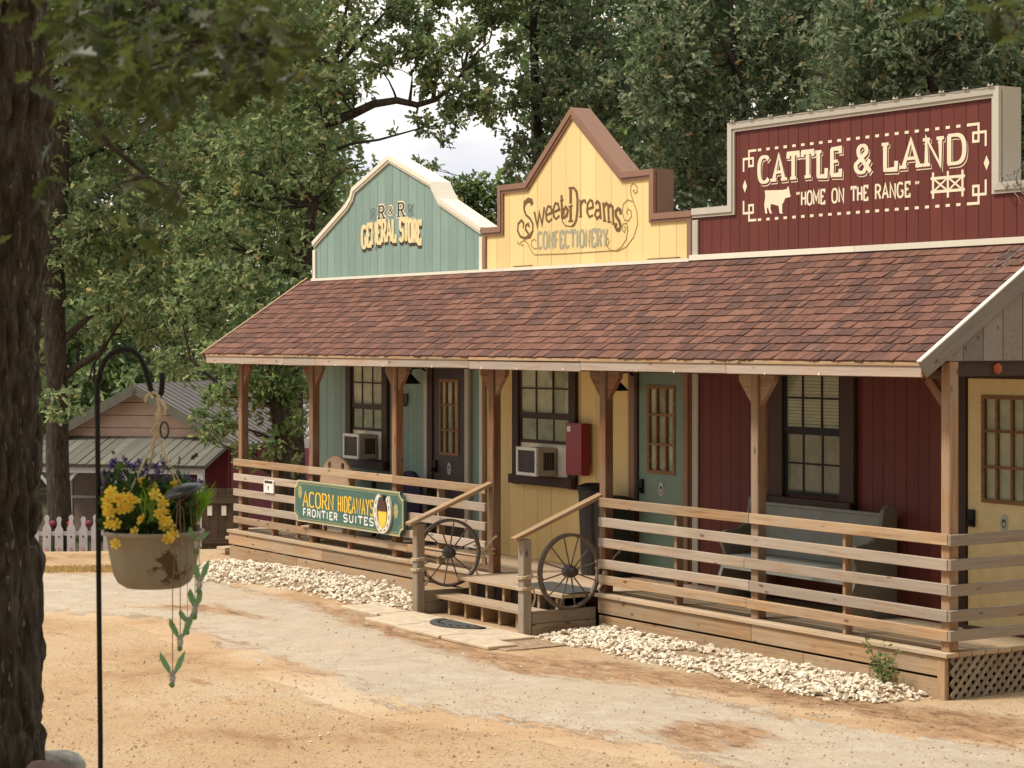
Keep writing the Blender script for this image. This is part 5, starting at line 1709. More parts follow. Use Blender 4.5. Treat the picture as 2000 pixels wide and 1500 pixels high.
# right mass, behind the false fronts
b3 = at_d(1060, 900, 37); b3.z = -.1
tr = [b3] + T([(1058, 760), (1055, 600), (1052, 450), (1050, 320), (1046, 190), (1042, 60), (1040, -90), (1040, -260)], 37)
ld = [(1090, 60, 37, .85), (1130, 170, 36.5, .85), (1100, 270, 36.5, .68), (1160, 290, 37, .8), (1030, 300, 36.3, .42), (1000, 265, 36.2, .26), (1010, 330, 36.4, .24), (1040, 360, 37, .38), (1180, 90, 37, .95), (1020, 190, 36.5, .42), (1075, 150, 37, .5), (1060, -10, 37, .5), (985, 20, 37, .45), (1010, -60, 37, .7), (1150, -70, 37, 1.2),
      (1230, 200, 37, .9), (1240, 330, 37.5, .7), (1060, 220, 36.8, .45), (970, 150, 36.5, .3), (1000, 110, 36.5, .25), (1100, -200, 37, 1.5)]
tree('oak_tree', 'oak with an upright dark limb behind the peak of the yellow front', tr, [.20, .16, .14, .12, .10, .085, .065, .04, .02], [L(*a, dens=1.35) for a in ld], .125, MT['leaf_oak'], MT['bark'], 'oaks behind the buildings', twig=4)
b4 = at_d(1450, 900, 35); b4.z = -.1
tr = [b4] + T([(1450, 750), (1452, 560), (1455, 420), (1450, 280), (1438, 120), (1425, 0), (1415, -200)], 35)
ld = [(1310, 60, 35, 1.0), (1300, 190, 35, .95), (1330, 310, 35.5, .9), (1400, 230, 35, .8), (1420, 350, 35.5, .8), (1420, 110, 35.5, .75), (1500, 180, 35, .9), (1490, 60, 35, .95), (1560, 270, 35.5, .9), (1580, 140, 35, .95), (1590, 20, 35.5, 1.0), (1380, -20, 35.5, 1.0), (1480, -120, 35.5, 1.5), (1280, -130, 36, 1.4), (1270, 400, 36, .7), (1380, 420, 36.5, .7), (1340, 130, 34.6, .6)]
tree('oak_tree', 'dense oak rising behind the left half of the red front', tr, [.22, .17, .15, .13, .11, .08, .05, .03], [L(*a, dens=1.25) for a in ld], .13, MT['leaf_oak'], MT['bark'], 'oaks behind the buildings', twig=4,
     extra=[(T([(1452, 150), (1410, 80), (1360, 20)], 34.8), .06), (T([(1450, 240), (1530, 225), (1610, 205)], 34.6), .03)])
b5 = at_d(1850, 900, 33); b5.z = -.1
tr = [b5] + T([(1850, 700), (1848, 520), (1840, 380), (1830, 240), (1815, 100), (1800, -40), (1790, -200)], 33)
ld = [(1680, 60, 33, 1.0), (1670, 180, 33.5, .95), (1760, 120, 33, .95), (1740, 220, 33.5, .8), (1830, 40, 33, 1.0), (1850, 160, 33.5, .95), (1930, 90, 33, .95), (1960, 210, 33, .9), (2040, 130, 33, 1.0), (1900, 250, 34, .8), (2040, 290, 33, .9), (1700, -40, 33.5, 1.2), (1850, -100, 33.5, 1.5), (2030, -20, 33.5, 1.3), (2130, 220, 33, 1.2), (1990, 330, 33.5, .6), (1640, 250, 34, .7), (2100, 380, 33, .9)]
tree('oak_tree', 'dense oak rising behind the right half of the red front', tr, [.22, .17, .15, .12, .10, .07, .05, .03], [L(*a, dens=1.25) for a in ld], .13, MT['leaf_oak'], MT['bark'], 'oaks behind the buildings', twig=4)
b6 = at_d(925, 800, 41); b6.z = -.1
tr = [b6] + T([(925, 650), (927, 500), (930, 420), (934, 360)], 41)
ld = [(930, 395, 41, .42), (900, 370, 41, .34), (970, 375, 41, .36), (985, 350, 41, .2), (905, 430, 41, .35), (960, 430, 41, .38), (935, 355, 41, .2), (985, 410, 41, .26), (870, 355, 41.2, .14), (850, 325, 41.2, .14), (815, 318, 41.2, .13), (835, 345, 41.2, .12), (870, 400, 41, .2)]
tree('young_oak', 'small young oak showing between the green and yellow fronts', tr, [.12, .10, .08, .05, .02], [L(*a, dens=2.6) for a in ld], .12, MT['leaf_light'], MT['bark'], 'oaks behind the buildings', twig=3)
b7 = at_d(552, 1000, 33.6); b7.z = gz(b7.x, b7.y) - .1
tr = [b7] + T([(552, 940), (550, 860), (540, 790), (520, 720), (500, 650)], 33.6)
ld = [(425, 775, 33.2, .27), (470, 735, 33.3, .36), (520, 765, 33.3, .30), (440, 825, 33, .26), (390, 810, 33, .18), (560, 760, 33.6, .36), (500, 700, 33.6, .45), (430, 700, 33.6, .36), (560, 690, 33.6, .45), (405, 850, 33, .16), (480, 875, 33, .16), (540, 870, 33.2, .22), (575, 830, 33.4, .26), (510, 905, 33.2, .14)]
tree('young_oak', 'leafy low oak drooping in front of the ribbed metal roof by the porch end', tr, [.16, .14, .12, .10, .07, .03], [L(*a, dens=2.2) for a in ld], .115, MT['leaf_light'], MT['bark'], 'oaks behind the buildings', twig=3)
v, f = rosettes([(Vector((q[0] * CH - q[1] * SH, q[0] * SH + q[1] * CH, q[2])), (3.8, 3.8, 4.2), 820) for q in [(r_ * 5.6, -4 + 1.5 * math.sin(r_ * 2.1), h_ + 1.2 * math.cos(r_ * 1.7)) for r_ in range(-5, 6) for h_ in (6.5, 13.0)] + [(18 + 2 * (d_ % 3), d_, h_) for d_ in (1, 7, 13) for h_ in (6, 12)] + [(-24, d_, h_) for d_ in (1, 7) for h_ in (6, 12)]], .42, 4)
tag(obj('added_shade_woods', fast_mesh('added_shade_woods', v, f, MT['leaf_far'], False)), 'unseen woodland added facing the porch to shade it', 'woods', kind='stuff')  # added leaf mass outside the view, blocks low sky from the porch
# far wood closing the view under and behind the oaks
wl3 = []
for px, py in [(x, y) for x in range(-250, 640, 120) for y in range(-150, 800, 150)]:
    if px > 500 and py > 620: continue
    wl3.append(L(px + random.uniform(-40, 40), py + random.uniform(-40, 40), random.uniform(50, 60), random.uniform(1.7, 2.3), None, 1.0, .62))
for px in range(-250, 560, 110):
    wl3.append(L(px, 880, random.uniform(56, 62), 1.6, None, .9, .55))
for px, py in [(x, y) for x in range(1130, 2300, 150) for y in range(-120, 420, 150)]:
    wl3.append(L(px + random.uniform(-40, 40), py + random.uniform(-40, 40), random.uniform(44, 52), random.uniform(1.7, 2.2), None, 1.0, .62))
v, f = rosettes(wl3, .26, 5)
me = fast_mesh('far_woods', v, f, MT['leaf_far'], False)
tag(obj('far_woods', me), 'far green woodland closing the view behind the oaks', 'woods', kind='stuff')

fxs = np.concatenate([np.linspace(-320, -70, 10), np.linspace(-62, -27, 24), np.linspace(-26, 40, 12)])
fys = np.concatenate([np.linspace(-40, 10, 30), np.linspace(12, 60, 20), np.linspace(70, 400, 8)])
def floor_keep(x, y):
    r_, d_ = rd(x, y)
    return ((d_ > 36) & (x < -30)) | ((y > 21) & (d_ > 25))
me = grid_mesh('forest_floor', fxs, fys, floor_keep, .012)
me.materials.append(m_plain('leaf_mould', (.06, .055, .028), .95, .1, .35, 2.5))
tag(obj('forest_floor', me), kind='structure')
# ------------------------------------------------------------------ cabin, shed, fence and gate beyond the end of the building
MT['pink'] = m_plain('faded_pink_boards', (.52, .37, .305), .7, .2, .1, 3)
MT['magenta'] = m_plain('magenta_wall', (.34, .075, .115), .7, .2, .1, 3)
MT['barn_red'] = m_plain('barn_red_wall', (.20, .040, .050), .7, .2, .12, 3)
MT['old_white'] = m_plain('old_white_paint', (.50, .48, .47), .6, .2, .1)
MT['roof_grey'] = m_wood('mossy_grey_roof', (.145, .135, .105), (.075, .068, .05), (.13, .125, .10), .6, axis=2, knots=False)
MT['metal_roof'] = m_plain('ribbed_metal', (.46, .43, .41), .4, .5, .15, 4, .3)
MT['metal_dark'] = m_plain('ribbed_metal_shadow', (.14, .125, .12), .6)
o0 = at_d(275, 855, 42); zc = o0.z
cab = thing('pink_cabin', (o0.x, o0.y, -1.05), 'small faded pink cabin with a grey porch roof and white posts behind the flower basket', 'cabin', rz=HEAD - R(14))
cm = WM[cab.name]
def cl(mb, name, mat, parent=cab, label=None):
    return mk(name, [cm @ Vector(p_) for p_ in mb.v], mb.f, mat, parent, None, False, label) if False else _cl(mb, name, mat, parent, label)
def _cl(mb, name, mat, parent, label):
    lo = Vector([min(p_[i] for p_ in mb.v) for i in range(3)]); hi = Vector([max(p_[i] for p_ in mb.v) for i in range(3)])
    c = (lo + hi) / 2
    return mk(name, [p_ - c for p_ in mb.v], mb.f, mat, parent, cm @ Matrix.Translation(c), False, label)
G0 = 0.0           # local z is height above z = -1.05
hw, ez, rz_ = 2.0, 1.96, 3.02
body = cl(MB().box((-hw + .12, .06, 0), (hw - .12, 5.5, ez)), 'wall', MT['barn_red'])
for k in range(5):
    za, zb = 1.98 + k * .25, 1.98 + (k + 1) * .25 - .012
    xa, xb = hw * (1 - (za - ez) / (rz_ - ez)) , hw * (1 - (zb - ez) / (rz_ - ez))
    if xb < .05:
        xb = .02
        zb = min(zb, rz_ - .08)
    if xa > .1:
        cl(MB().prism([(-xa + .02, za), (xa - .02, za), (xb - .02 if xb > .05 else .01, zb), (-xb + .02 if xb > .05 else -.01, zb)], 0, .05), 'gable_board', MT['pink'], body)
for sx in (-1, 1):
    sl = Vector((sx * hw, 0, ez - rz_)).normalized()
    nrm = Vector((-sl.z * sx, 0, sl.x * sx))
    a = Vector((0, 0, rz_ + .02))
    rf = MB()
    p0, p1 = a, a + sl * 2.45
    v = [Vector((q.x, y, q.z)) + nrm * h for y in (-.28, 5.6) for q in (p0, p1) for h in (0, .04)]
    rf.add(v, [[0, 1, 3, 2], [4, 6, 7, 5], [0, 4, 5, 1], [2, 3, 7, 6], [1, 5, 7, 3], [0, 2, 6, 4]])
    rr_ = cl(rf, 'roof', MT['metal_roof'])
    for k in range(19):
        y = -.2 + k * .31
        rb = MB()
        v = [Vector((q.x, y + dy, q.z)) + nrm * h for dy in (0, .13) for q in (p0, p1) for h in (.041, .075)]
        rb.add(v, [[0, 1, 3, 2], [4, 6, 7, 5], [0, 4, 5, 1], [2, 3, 7, 6], [1, 5, 7, 3], [0, 2, 6, 4]])
        cl(rb, 'roof_rib', MT['metal_dark'], rr_)
    bb = MB()
    v = [Vector((q.x, y, q.z)) + nrm * h for y in (-.31, -.283) for q in (p0, p1) for h in (-.13, .05)]
    bb.add(v, [[0, 1, 3, 2], [4, 6, 7, 5], [0, 4, 5, 1], [2, 3, 7, 6], [1, 5, 7, 3], [0, 2, 6, 4]])
    cl(bb, 'barge_board', MT['roof_grey'])
prf = MB(); v = []
for y, z in ((-.0, 1.99), (-1.55, 1.53)):
    for x in (-2.05, 2.0):
        v += [(x, y, z), (x, y, z + .05)]
prf.add(v, [[0, 2, 3, 1], [4, 5, 7, 6], [0, 1, 5, 4], [2, 6, 7, 3], [1, 3, 7, 5], [0, 4, 6, 2]])
pr_ = cl(prf, 'porch_roof', MT['roof_grey'])
for k in range(20):
    x = -2.05 + k * .2025
    rb = MB(); v = []
    for y, z in ((-.01, 2.042), (-1.57, 1.580)):
        for xx in (x + .006, x + .194):
            h = random.uniform(.006, .022)
            v += [(xx, y, z), (xx, y, z + h)]
    rb.add(v, [[0, 2, 3, 1], [4, 5, 7, 6], [0, 1, 5, 4], [2, 6, 7, 3], [1, 3, 7, 5], [0, 4, 6, 2]])
    cl(rb, 'roof_plank', MT['roof_grey'], pr_)
cl(MB().box((-2.0, -1.52, 1.42), (1.95, -1.46, 1.54)), 'porch_beam', MT['old_white'])
for x in (-1.85, -1.08, .35, 1.88):
    po = cl(MB().box((x - .055, -1.52, 0), (x + .055, -1.42, 1.42)), 'porch_post', MT['old_white'])
    for sx in (-1, 1):
        if (x > 1.5 and sx > 0) or x < -1.5: continue
        bmb = MB(); bmb.prism([(x + sx * .05, 1.0), (x + sx * .05, 1.1), (x + sx * .36, 1.42), (x + sx * .44, 1.42)], -1.50, -1.44); cl(bmb, 'brace', MT['old_white'], po)
cl(MB().box((-1.9, -.02, 0), (-.75, .055, 1.9)), 'front_wall', MT['pink'])
dr = cl(MB().box((-1.45, -.05, .1), (-.8, -.021, 1.62)), 'door', m_plain('dull_cabin_door', (.21, .155, .125)))
for a, b in (((-1.50, .1), (-1.44, 1.7)), ((-.82, .1), (-.76, 1.7)), ((-1.44, 1.62), (-.82, 1.7)), ((-1.44, .82), (-.82, .87))):
    cl(MB().box((a[0], -.07, a[1]), (b[0], -.052, b[1])), 'door_frame', MT['old_white'], dr)
cl(MB().box((-.7, -.02, 0), (1.85, .055, 1.9)), 'inner_wall', MT['barn_red'])
cl(MB().box((-2.0, -1.5, -.05), (1.95, 0, .06)), 'porch_floor', MT['old'])
# magenta shed
o1 = at_d(487, 860, 45)
shed = thing('shed', (o1.x, o1.y, -1.05), 'magenta walled shed under a pale ribbed metal roof beyond the end of the porch', 'shed', rz=HEAD - R(10))
cm = WM[shed.name]
hz = o1.z + 1.05
cl(MB().box((-.75, 0, 0), (1.2, 3, hz)), 'wall', MT['magenta'], shed)
sv = MB(); v = []
for y, z in ((-.25, hz), (3.2, hz + .62)):
    for x in (-.95, 1.4):
        v += [(x, y, z), (x, y, z + .05)]
sv.add(v, [[0, 2, 3, 1], [4, 5, 7, 6], [0, 1, 5, 4], [2, 6, 7, 3], [1, 3, 7, 5], [0, 4, 6, 2]])
sr = cl(sv, 'roof', MT['metal_roof'], shed)
for k in range(9):
    x = -.9 + k * .26
    rb = MB(); v = []
    for y, z in ((-.24, hz + .051), (3.2, hz + .672)):
        for xx in (x, x + .10):
            v += [(xx, y, z), (xx, y, z + .035)]
    rb.add(v, [[0, 2, 3, 1], [4, 5, 7, 6], [0, 1, 5, 4], [2, 6, 7, 3], [1, 3, 7, 5], [0, 4, 6, 2]])
    cl(rb, 'roof_rib', MT['metal_dark'], sr)
cl(MB().box((-.97, -.29, hz - .14), (1.42, -.255, hz + .06)), 'fascia', MT['old_white'], shed)
for x in (-.5, -.05, .45):
    cl(MB().box((x, -.03, .3), (x + .12, -.002, hz - .4)), 'wall_batten', m_plain('pink_batten', (.42, .14, .17)), shed)
# white picket fence
f0 = at_d(70, 1108, 35.5)
fen = thing('picket_fence', (f0.x, f0.y, gz(f0.x, f0.y)), 'white picket fence with ball topped pickets and faded pink stripes', 'fence', rz=HEAD + R(6))
cm = WM[fen.name]
MT['lilac_white'] = m_plain('lilac_white_paint', (.50, .475, .50), .6, .2, .1)
MT['pink_stripe'] = m_plain('pink_stripe', (.60, .25, .24))
for k in range(13):
    x = -.42 + k * .20
    pk = MB()
    w = .068
    top = .80 + (.03 if k % 2 else 0)
    pk.prism([(x - w, -.25), (x + w, -.25), (x + w, top - .12), (x + w * .45, top - .05), (x + w * .45, top - .02)] + [(x + .042 * math.cos(R(a)), top + .045 + .052 * math.sin(R(a))) for a in range(-40, 221, 26)] + [(x - w * .45, top - .02), (x - w * .45, top - .05), (x - w, top - .12)], 0, .022)
    pic = cl(pk, 'picket', MT['lilac_white'], fen)
    if 3 <= k <= 6:
        cl(MB().box((x - .022, -.004, .10), (x + .022, -.001, .38)), 'stripe', MT['pink_stripe'], pic)
        cl(MB().prism([(x + .018 * math.cos(R(a)), .56 + .018 * math.sin(R(a))) for a in range(0, 360, 45)], -.004, -.001), 'dot', MT['ink'], pic)
for z in (.18, .58):
    cl(MB().box((-.5, .023, z), (2.1, .05, z + .07)), 'fence_rail', MT['lilac_white'], fen)
t = thing('flower_row', tuple(cm @ Vector((.7, .3, 0))), 'row of dark red round flower heads showing above the white pickets', 'flowers')
for k in range(7):
    x = -.35 + k * .30
    mb = MB(); mb.ball(cm @ Vector((x, .22, .76)), .065, 6, (1, 1, .9)); mb.build('flower_head', MT['barn_red'] if k % 3 else m_plain('red_bloom', (.35, .03, .03)), t)
    MB().tube([cm @ Vector((x, .22, -.2)), cm @ Vector((x, .22, .72))], .012, 5).build('stem', m_plain('stem_green', (.06, .10, .03)), t)
# brown board gate
g0 = at_d(423, 1085, 31.5)
gate = thing('board_gate', (g0.x, g0.y, gz(g0.x, g0.y)), 'dark brown board gate with two small white squares beside the end of the porch', 'gate', rz=HEAD)
cm = WM[gate.name]
MT['gate_brown'] = m_wood('gate_brown_wood', (.10, .07, .045), (.045, .03, .02), None)
gt = 1.0
for k in range(6):
    x = -.22 + k * .12
    cl(MB().box((x, 0, -.4), (x + .112, .025, gt)), 'gate_board', MT['gate_brown'], gate)
for z in (.18, .78):
    cl(MB().box((-.22, -.025, z), (.5, -.002, z + .08)), 'gate_rail', MT['gate_brown'], gate)
for x in (-.10, .11):
    cl(MB().box((x - .035, -.012, .60), (x + .035, -.003, .745)), 'white_square', MT['white'], gate)
cl(MB().box((-.34, -.03, -.4), (-.25, .05, .62)), 'gate_post', MT['deck'], gate)
# steps at the far end of the porch
for k, z in enumerate((.24, .08)):
    board('end_tread', (XL - .16 - k * .27, 12.2, z), (XL - .16 - k * .27, 13.2, z), .26, .04, MT['deck'], stair, up=(1, 0, 0))
    board('end_riser', (XL - .04 - k * .27, 12.2, z - .10), (XL - .04 - k * .27, 13.2, z - .10), .15, .03, MT['rim'], stair)
xs_, ys_ = np.arange(-62, -44, 1.0), np.arange(4, 30, 1.0)
def lawn_keep(x, y):
    r_, d_ = rd(x, y)
    return (d_ > 44) & (d_ < 64)
me = grid_mesh('lawn', xs_, ys_, lawn_keep, .006)
me.materials.append(m_plain('lawn_grass', (.20, .24, .06), .9, .1, .3, 2))
tag(obj('lawn', me), kind='structure')
# dry grass along the crest left of the white stones
gp, gd_, gn_ = [], [], []
k = 1500
for i in range(k):
    px, py = random.uniform(60, 230), random.uniform(1108, 1120)
    q = gpt(px, py)
    gp.append((q[0], q[1], gz(*q)))
P_ = np.array(gp); D_ = unit(rng.normal(scale=.35, size=(k, 3)) + np.array([0, 0, 1])); N_ = rng.normal(size=(k, 3))
v, f = leaf_arrays(P_, D_, N_, rng.uniform(.02, .05, k))
x_ = v.copy()
tag(obj('dry_grass', fast_mesh('dry_grass', v, f, m_leaf('straw', [(0, (.40, .27, .12)), (.7, (.52, .38, .18)), (1, (.32, .28, .10))], .3, .8, .1), False)), 'strip of short straw coloured grass along the edge of the drive', 'grass', kind='stuff')
t = thing('bush', tuple(at_d(128, 1095, 35.2)), 'low leafy green plant at the foot of the slim oak', 'bush')
c_ = at_d(130, 1090, 35.2); c_.z = gz(c_.x, c_.y) + .12
crown_part('foliage', [(c_, (.35, .3, .22), 60)], .09, MT['leaf_oak'], t)
MB().tube([c_ - Vector((0, 0, .3)), c_ + Vector((0, 0, .1))], .012, 5).build('stem', MT['bark'], t)

# weed at the foot of the porch
wx, wy = -13.02, YF - .09
t = thing('weed', (wx, wy, .02), 'small weed with thin stems growing from the white stones at the porch skirt', 'weed')
mb = MB(); P_, D_ = [], []
for k in range(11):
    e = Vector((wx + random.uniform(-.22, .16), wy - random.uniform(.0, .14), .18 + random.uniform(0, .26)))
    pts = crooked((wx + random.uniform(-.04, .04), wy, .02), e, 5, .12)
    mb.tube(pts, [.004] * 4 + [.003, .002], 5)
    for q in pts[2:]:
        for j in range(6):
            P_.append(q + Vector((random.gauss(0, .015), random.gauss(0, .015), random.gauss(0, .015)))); D_.append((random.gauss(0, 1), random.gauss(-.4, 1), random.gauss(.2, .6)))
mb.build('stems', m_plain('weed_stem', (.16, .15, .06)), t)
P_ = np.array([tuple(q) for q in P_]); D_ = np.array(D_)
v, f = leaf_arrays(P_, D_, rng.normal(size=P_.shape) + np.array([0, -.5, .6]), rng.uniform(.025, .05, len(P_)))
o = obj('leaves', fast_mesh('leaves', v, f, MT['leaf_light'], False), t); o['kind'] = 'stuff'
# ------------------------------------------------------------------ near oak on the bank
def vnoise(u, v, nu, nv, seed):
    """value noise, periodic in u (0..1)"""
    r_ = np.random.default_rng(seed)
    g = r_.random((nu, nv + 2))
    a, b = u * nu, v
    i, j = np.floor(a).astype(int), np.floor(b).astype(int)
    fa, fb = a - i, b - j
    fa, fb = fa * fa * (3 - 2 * fa), fb * fb * (3 - 2 * fb)
    i0, i1, j0, j1 = i % nu, (i + 1) % nu, np.clip(j, 0, nv + 1), np.clip(j + 1, 0, nv + 1)
    return (g[i0, j0] * (1 - fa) + g[i1, j0] * fa) * (1 - fb) + (g[i0, j1] * (1 - fa) + g[i1, j1] * fa) * fb
nb = at_d(-68, 1500, 8.5)
nbz = gz(nb.x, nb.y)
nt = thing('oak_tree', (nb.x, nb.y, nbz), 'thick dark furrowed oak trunk close by at the left edge, its leaves hanging overhead', 'tree')
NA, NZ = 220, 420
zz = np.linspace(nbz - .3, 6.6, NZ)
aa = np.linspace(0, 1, NA, endpoint=False)
A, Z = np.meshgrid(aa, zz, indexing='ij')
base_r = .255 + .015 * np.exp(-(Z - nbz) / .2) + .060 * (lambda t: t * t * (3 - 2 * t))(np.clip((Z - 2.85) / 1.1, 0, 1))
wob = vnoise(A, Z * 1.1, 7, 12, 5) * .05
warp = (vnoise(A, Z * 2.2 + .5, 9, 20, 8) - .5) * .05
fur = np.abs(vnoise((A + warp) % 1, Z * 5.5, 34, 60, 1) - .5) * 2
fur2 = np.abs(vnoise((A + warp * 1.4) % 1, Z * 13, 70, 120, 2) - .5) * 2
fur = np.clip(fur * 1.7, 0, 1) ** .7
fine_ = vnoise(A, Z * 40, 170, 400, 3)
rr = base_r + wob - .036 + .042 * fur + .018 * fur2 + .007 * fine_
px_off = .010 * np.sin(Z * .9)
X = nb.x + (rr * np.cos(2 * np.pi * A)) + px_off * CH
Y_ = nb.y + rr * np.sin(2 * np.pi * A) + px_off * SH
v = np.stack([X, Y_, Z], -1).reshape(-1, 3)
i, j = np.meshgrid(np.arange(NA), np.arange(NZ - 1), indexing='ij')
f = np.stack([i * NZ + j, ((i + 1) % NA) * NZ + j, ((i + 1) % NA) * NZ + j + 1, i * NZ + j + 1], -1).reshape(-1, 4)
MT['bark_near'] = m_bark('near_oak_bark', (.068, .056, .043), (.125, .106, .084), (.26, .24, .21), .25)
c0 = np.array([nb.x, nb.y, 3.0])
obj('trunk', fast_mesh('trunk', v - c0, f, MT['bark_near'], True), nt, Matrix.Translation(Vector(c0)))
top = Vector((nb.x, nb.y, 6.3))
mb = MB()
ends = []
for k in range(9):
    a = 2 * math.pi * k / 9 + .3
    e = top + Vector((math.cos(a) * random.uniform(2.4, 4.0), math.sin(a) * random.uniform(2.4, 4.0), random.uniform(.8, 3.0)))
    pts = crooked(top - Vector((0, 0, .5)), e, 7, .10)
    mb.tube(pts, [.20 * (1 - .8 * q / 7) for q in range(8)], 9, False)
    ends.append(e)
# low branch reaching over the view, and the one at the upper right
lowb = [top - Vector((0, 0, .6)), at_d(40, -260, 6.6), at_d(140, -90, 4.8), at_d(300, 0, 4.3), at_d(430, 55, 4.1), at_d(540, 100, 4.0)]
mb.tube(lowb, [.09, .05, .026, .016, .010, .004], 8, False)
low2 = [at_d(140, -90, 4.8), at_d(140, 120, 4.8), at_d(210, 280, 4.8), at_d(290, 345, 4.8), at_d(350, 380, 4.8)]
mb.tube(low2, [.018, .011, .008, .005, .0025], 7, False)
farb = [top + Vector((0, 0, .3)), at_d(700, -520, 6.4), at_d(1400, -400, 5.0), at_d(1800, -190, 4.2), at_d(1930, -50, 4.0), at_d(1985, 50, 4.0)]
mb.tube(farb, [.12, .08, .045, .02, .010, .003], 8, False)
mb.build('branches', MT['bark_near'], nt, True)
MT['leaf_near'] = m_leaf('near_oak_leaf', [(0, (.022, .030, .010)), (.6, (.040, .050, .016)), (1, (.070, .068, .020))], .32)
crown_part('crown', [((top + Vector((.3, -.5, 2.4))), (4.6, 4.6, 2.6), 6500)] + [(e + Vector((0, 0, .3)), (1.5, 1.5, .9), 400) for e in ends], .16, MT['leaf_near'], nt, 5)  # crown above the view, spread wide to shade the porch
# large single leaves in view
def big_leaf():
    half = [(0, 0), (.10, .03), (.20, .10), (.30, .07), (.38, .20), (.46, .27), (.50, .13), (.58, .12), (.66, .25), (.74, .28), (.76, .13), (.84, .11), (.92, .12), (1.0, .0)]
    v, f = [], []
    for x, y in half:
        v.append((x, y, .22 * y - .16 * x * x))
    nn = len(half)
    for x, y in half[1:-1]:
        v.append((x, -y, .22 * y - .16 * x * x))
    mid = []
    for x, y in half[1:-1]:
        v.append((x, 0, -.16 * x * x)); mid.append(len(v) - 1)
    up = list(range(1, nn - 1)); lo = list(range(nn, nn + nn - 2))
    f.append([0, mid[0], up[0]]); f.append([0, lo[0], mid[0]])
    for q in range(len(mid) - 1):
        f.append([mid[q], mid[q + 1], up[q + 1], up[q]]); f.append([lo[q], lo[q + 1], mid[q + 1], mid[q]])
    f.append([mid[-1], nn - 1, up[-1]]); f.append([lo[-1], nn - 1, mid[-1]])
    v += [(-.18, .008, .02), (-.18, -.008, .02), (.05, -.008, 0), (.05, .008, 0)]
    b = len(v)
    f.append([b - 4, b - 3, b - 2, b - 1])
    return v, f
n = Nodes('big_oak_leaf')
oi = n.new('ObjectInfo')
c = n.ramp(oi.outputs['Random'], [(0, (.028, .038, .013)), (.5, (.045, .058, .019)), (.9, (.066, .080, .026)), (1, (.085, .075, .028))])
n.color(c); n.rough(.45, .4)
tr_ = n.new('BsdfTranslucent'); hv = n.new('HueSaturation'); hv.inputs['Value'].default_value = 1.6; hv.inputs['Saturation'].default_value = 1.15
n.l.new(c, hv.inputs['Color']); n.l.new(hv.outputs[0], tr_.inputs['Color'])
ms = n.new('MixShader'); ms.inputs[0].default_value = .5
n.l.new(n.b.outputs[0], ms.inputs[1]); n.l.new(tr_.outputs[0], ms.inputs[2]); n.l.new(ms.outputs[0], n.out.inputs['Surface'])
MT['big_leaf'] = n.m
bv, bf = big_leaf()
LM = mesh_of('leaf', bv, bf, MT['big_leaf'])
NEAR = []
def leaf_at(p_, size):
    d = Vector((random.gauss(0, .9), random.gauss(0, .9), random.gauss(-.35, .6))).normalized()
    u = Vector((random.gauss(0, .8), random.gauss(0, .8), random.gauss(.9, .6)))
    u = (u - d * u.dot(d)).normalized()
    m = Matrix((d, u.cross(d), u)).transposed().to_4x4()
    m.translation = p_
    NEAR.append((size, m @ Matrix.Diagonal((size, size, size, 1))))
nl = 0
twigs = MB()
def spray(px, py, d, k, sx, sy, anchor):
    global nl
    c_ = at_d(px, py, d)
    a_ = min(anchor, key=lambda q: (q - c_).length)
    twigs.tube(crooked(a_, c_, 4, .15), [.004, .003, .0025, .002, .001], 5, False)
    for q in range(k):
        p_ = at_d(px + random.gauss(0, sx), py + random.gauss(0, sy), d + random.gauss(0, .18))
        leaf_at(p_, random.uniform(.010, .0165) * d); nl += 1
for px, py, k in [(130, 20, 8), (190, 15, 9), (260, 20, 10), (330, 15, 10), (400, 20, 10), (460, 30, 9), (520, 45, 8), (560, 90, 5), (150, 75, 9), (220, 75, 10), (290, 80, 10), (360, 85, 10), (430, 90, 10), (500, 105, 9), (545, 125, 5), (180, 130, 9), (250, 135, 10), (320, 145, 10), (390, 155, 10), (455, 160, 8), (510, 160, 5), (150, 165, 6), (215, 180, 7), (285, 195, 7), (355, 205, 7), (300, -10, 9), (400, -20, 9), (500, -10, 7)]:
    spray(px, py, random.uniform(3.7, 4.4), int(k * 3.4), 36, 30, lowb[1:])
for px, py, k in [(170, 370, 3), (230, 345, 3), (300, 370, 4), (350, 385, 3), (280, 440, 4), (310, 480, 2), (140, 410, 3), (130, 240, 3), (210, 260, 3)]:
    spray(px, py, random.uniform(4.4, 4.9), k * 2, 34, 26, low2)
for px, py, k in [(1960, 10, 8), (1985, 55, 7), (1930, 30, 5), (2020, 20, 8), (1830, 5, 3), (1900, -10, 5), (1965, 80, 3)]:
    spray(px, py, random.uniform(3.8, 4.3), k, 20, 18, farb[2:])
twigs.build('twigs', MT['bark_near'], nt)['kind'] = 'stuff'
random.shuffle(NEAR)
NEAR.sort(key=lambda q: -round(q[0], 2))
for _, m in NEAR[:300]:
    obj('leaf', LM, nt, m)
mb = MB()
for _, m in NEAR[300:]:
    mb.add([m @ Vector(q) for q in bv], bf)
o = mb.build('leaves', MT['big_leaf'], nt); o['kind'] = 'stuff'

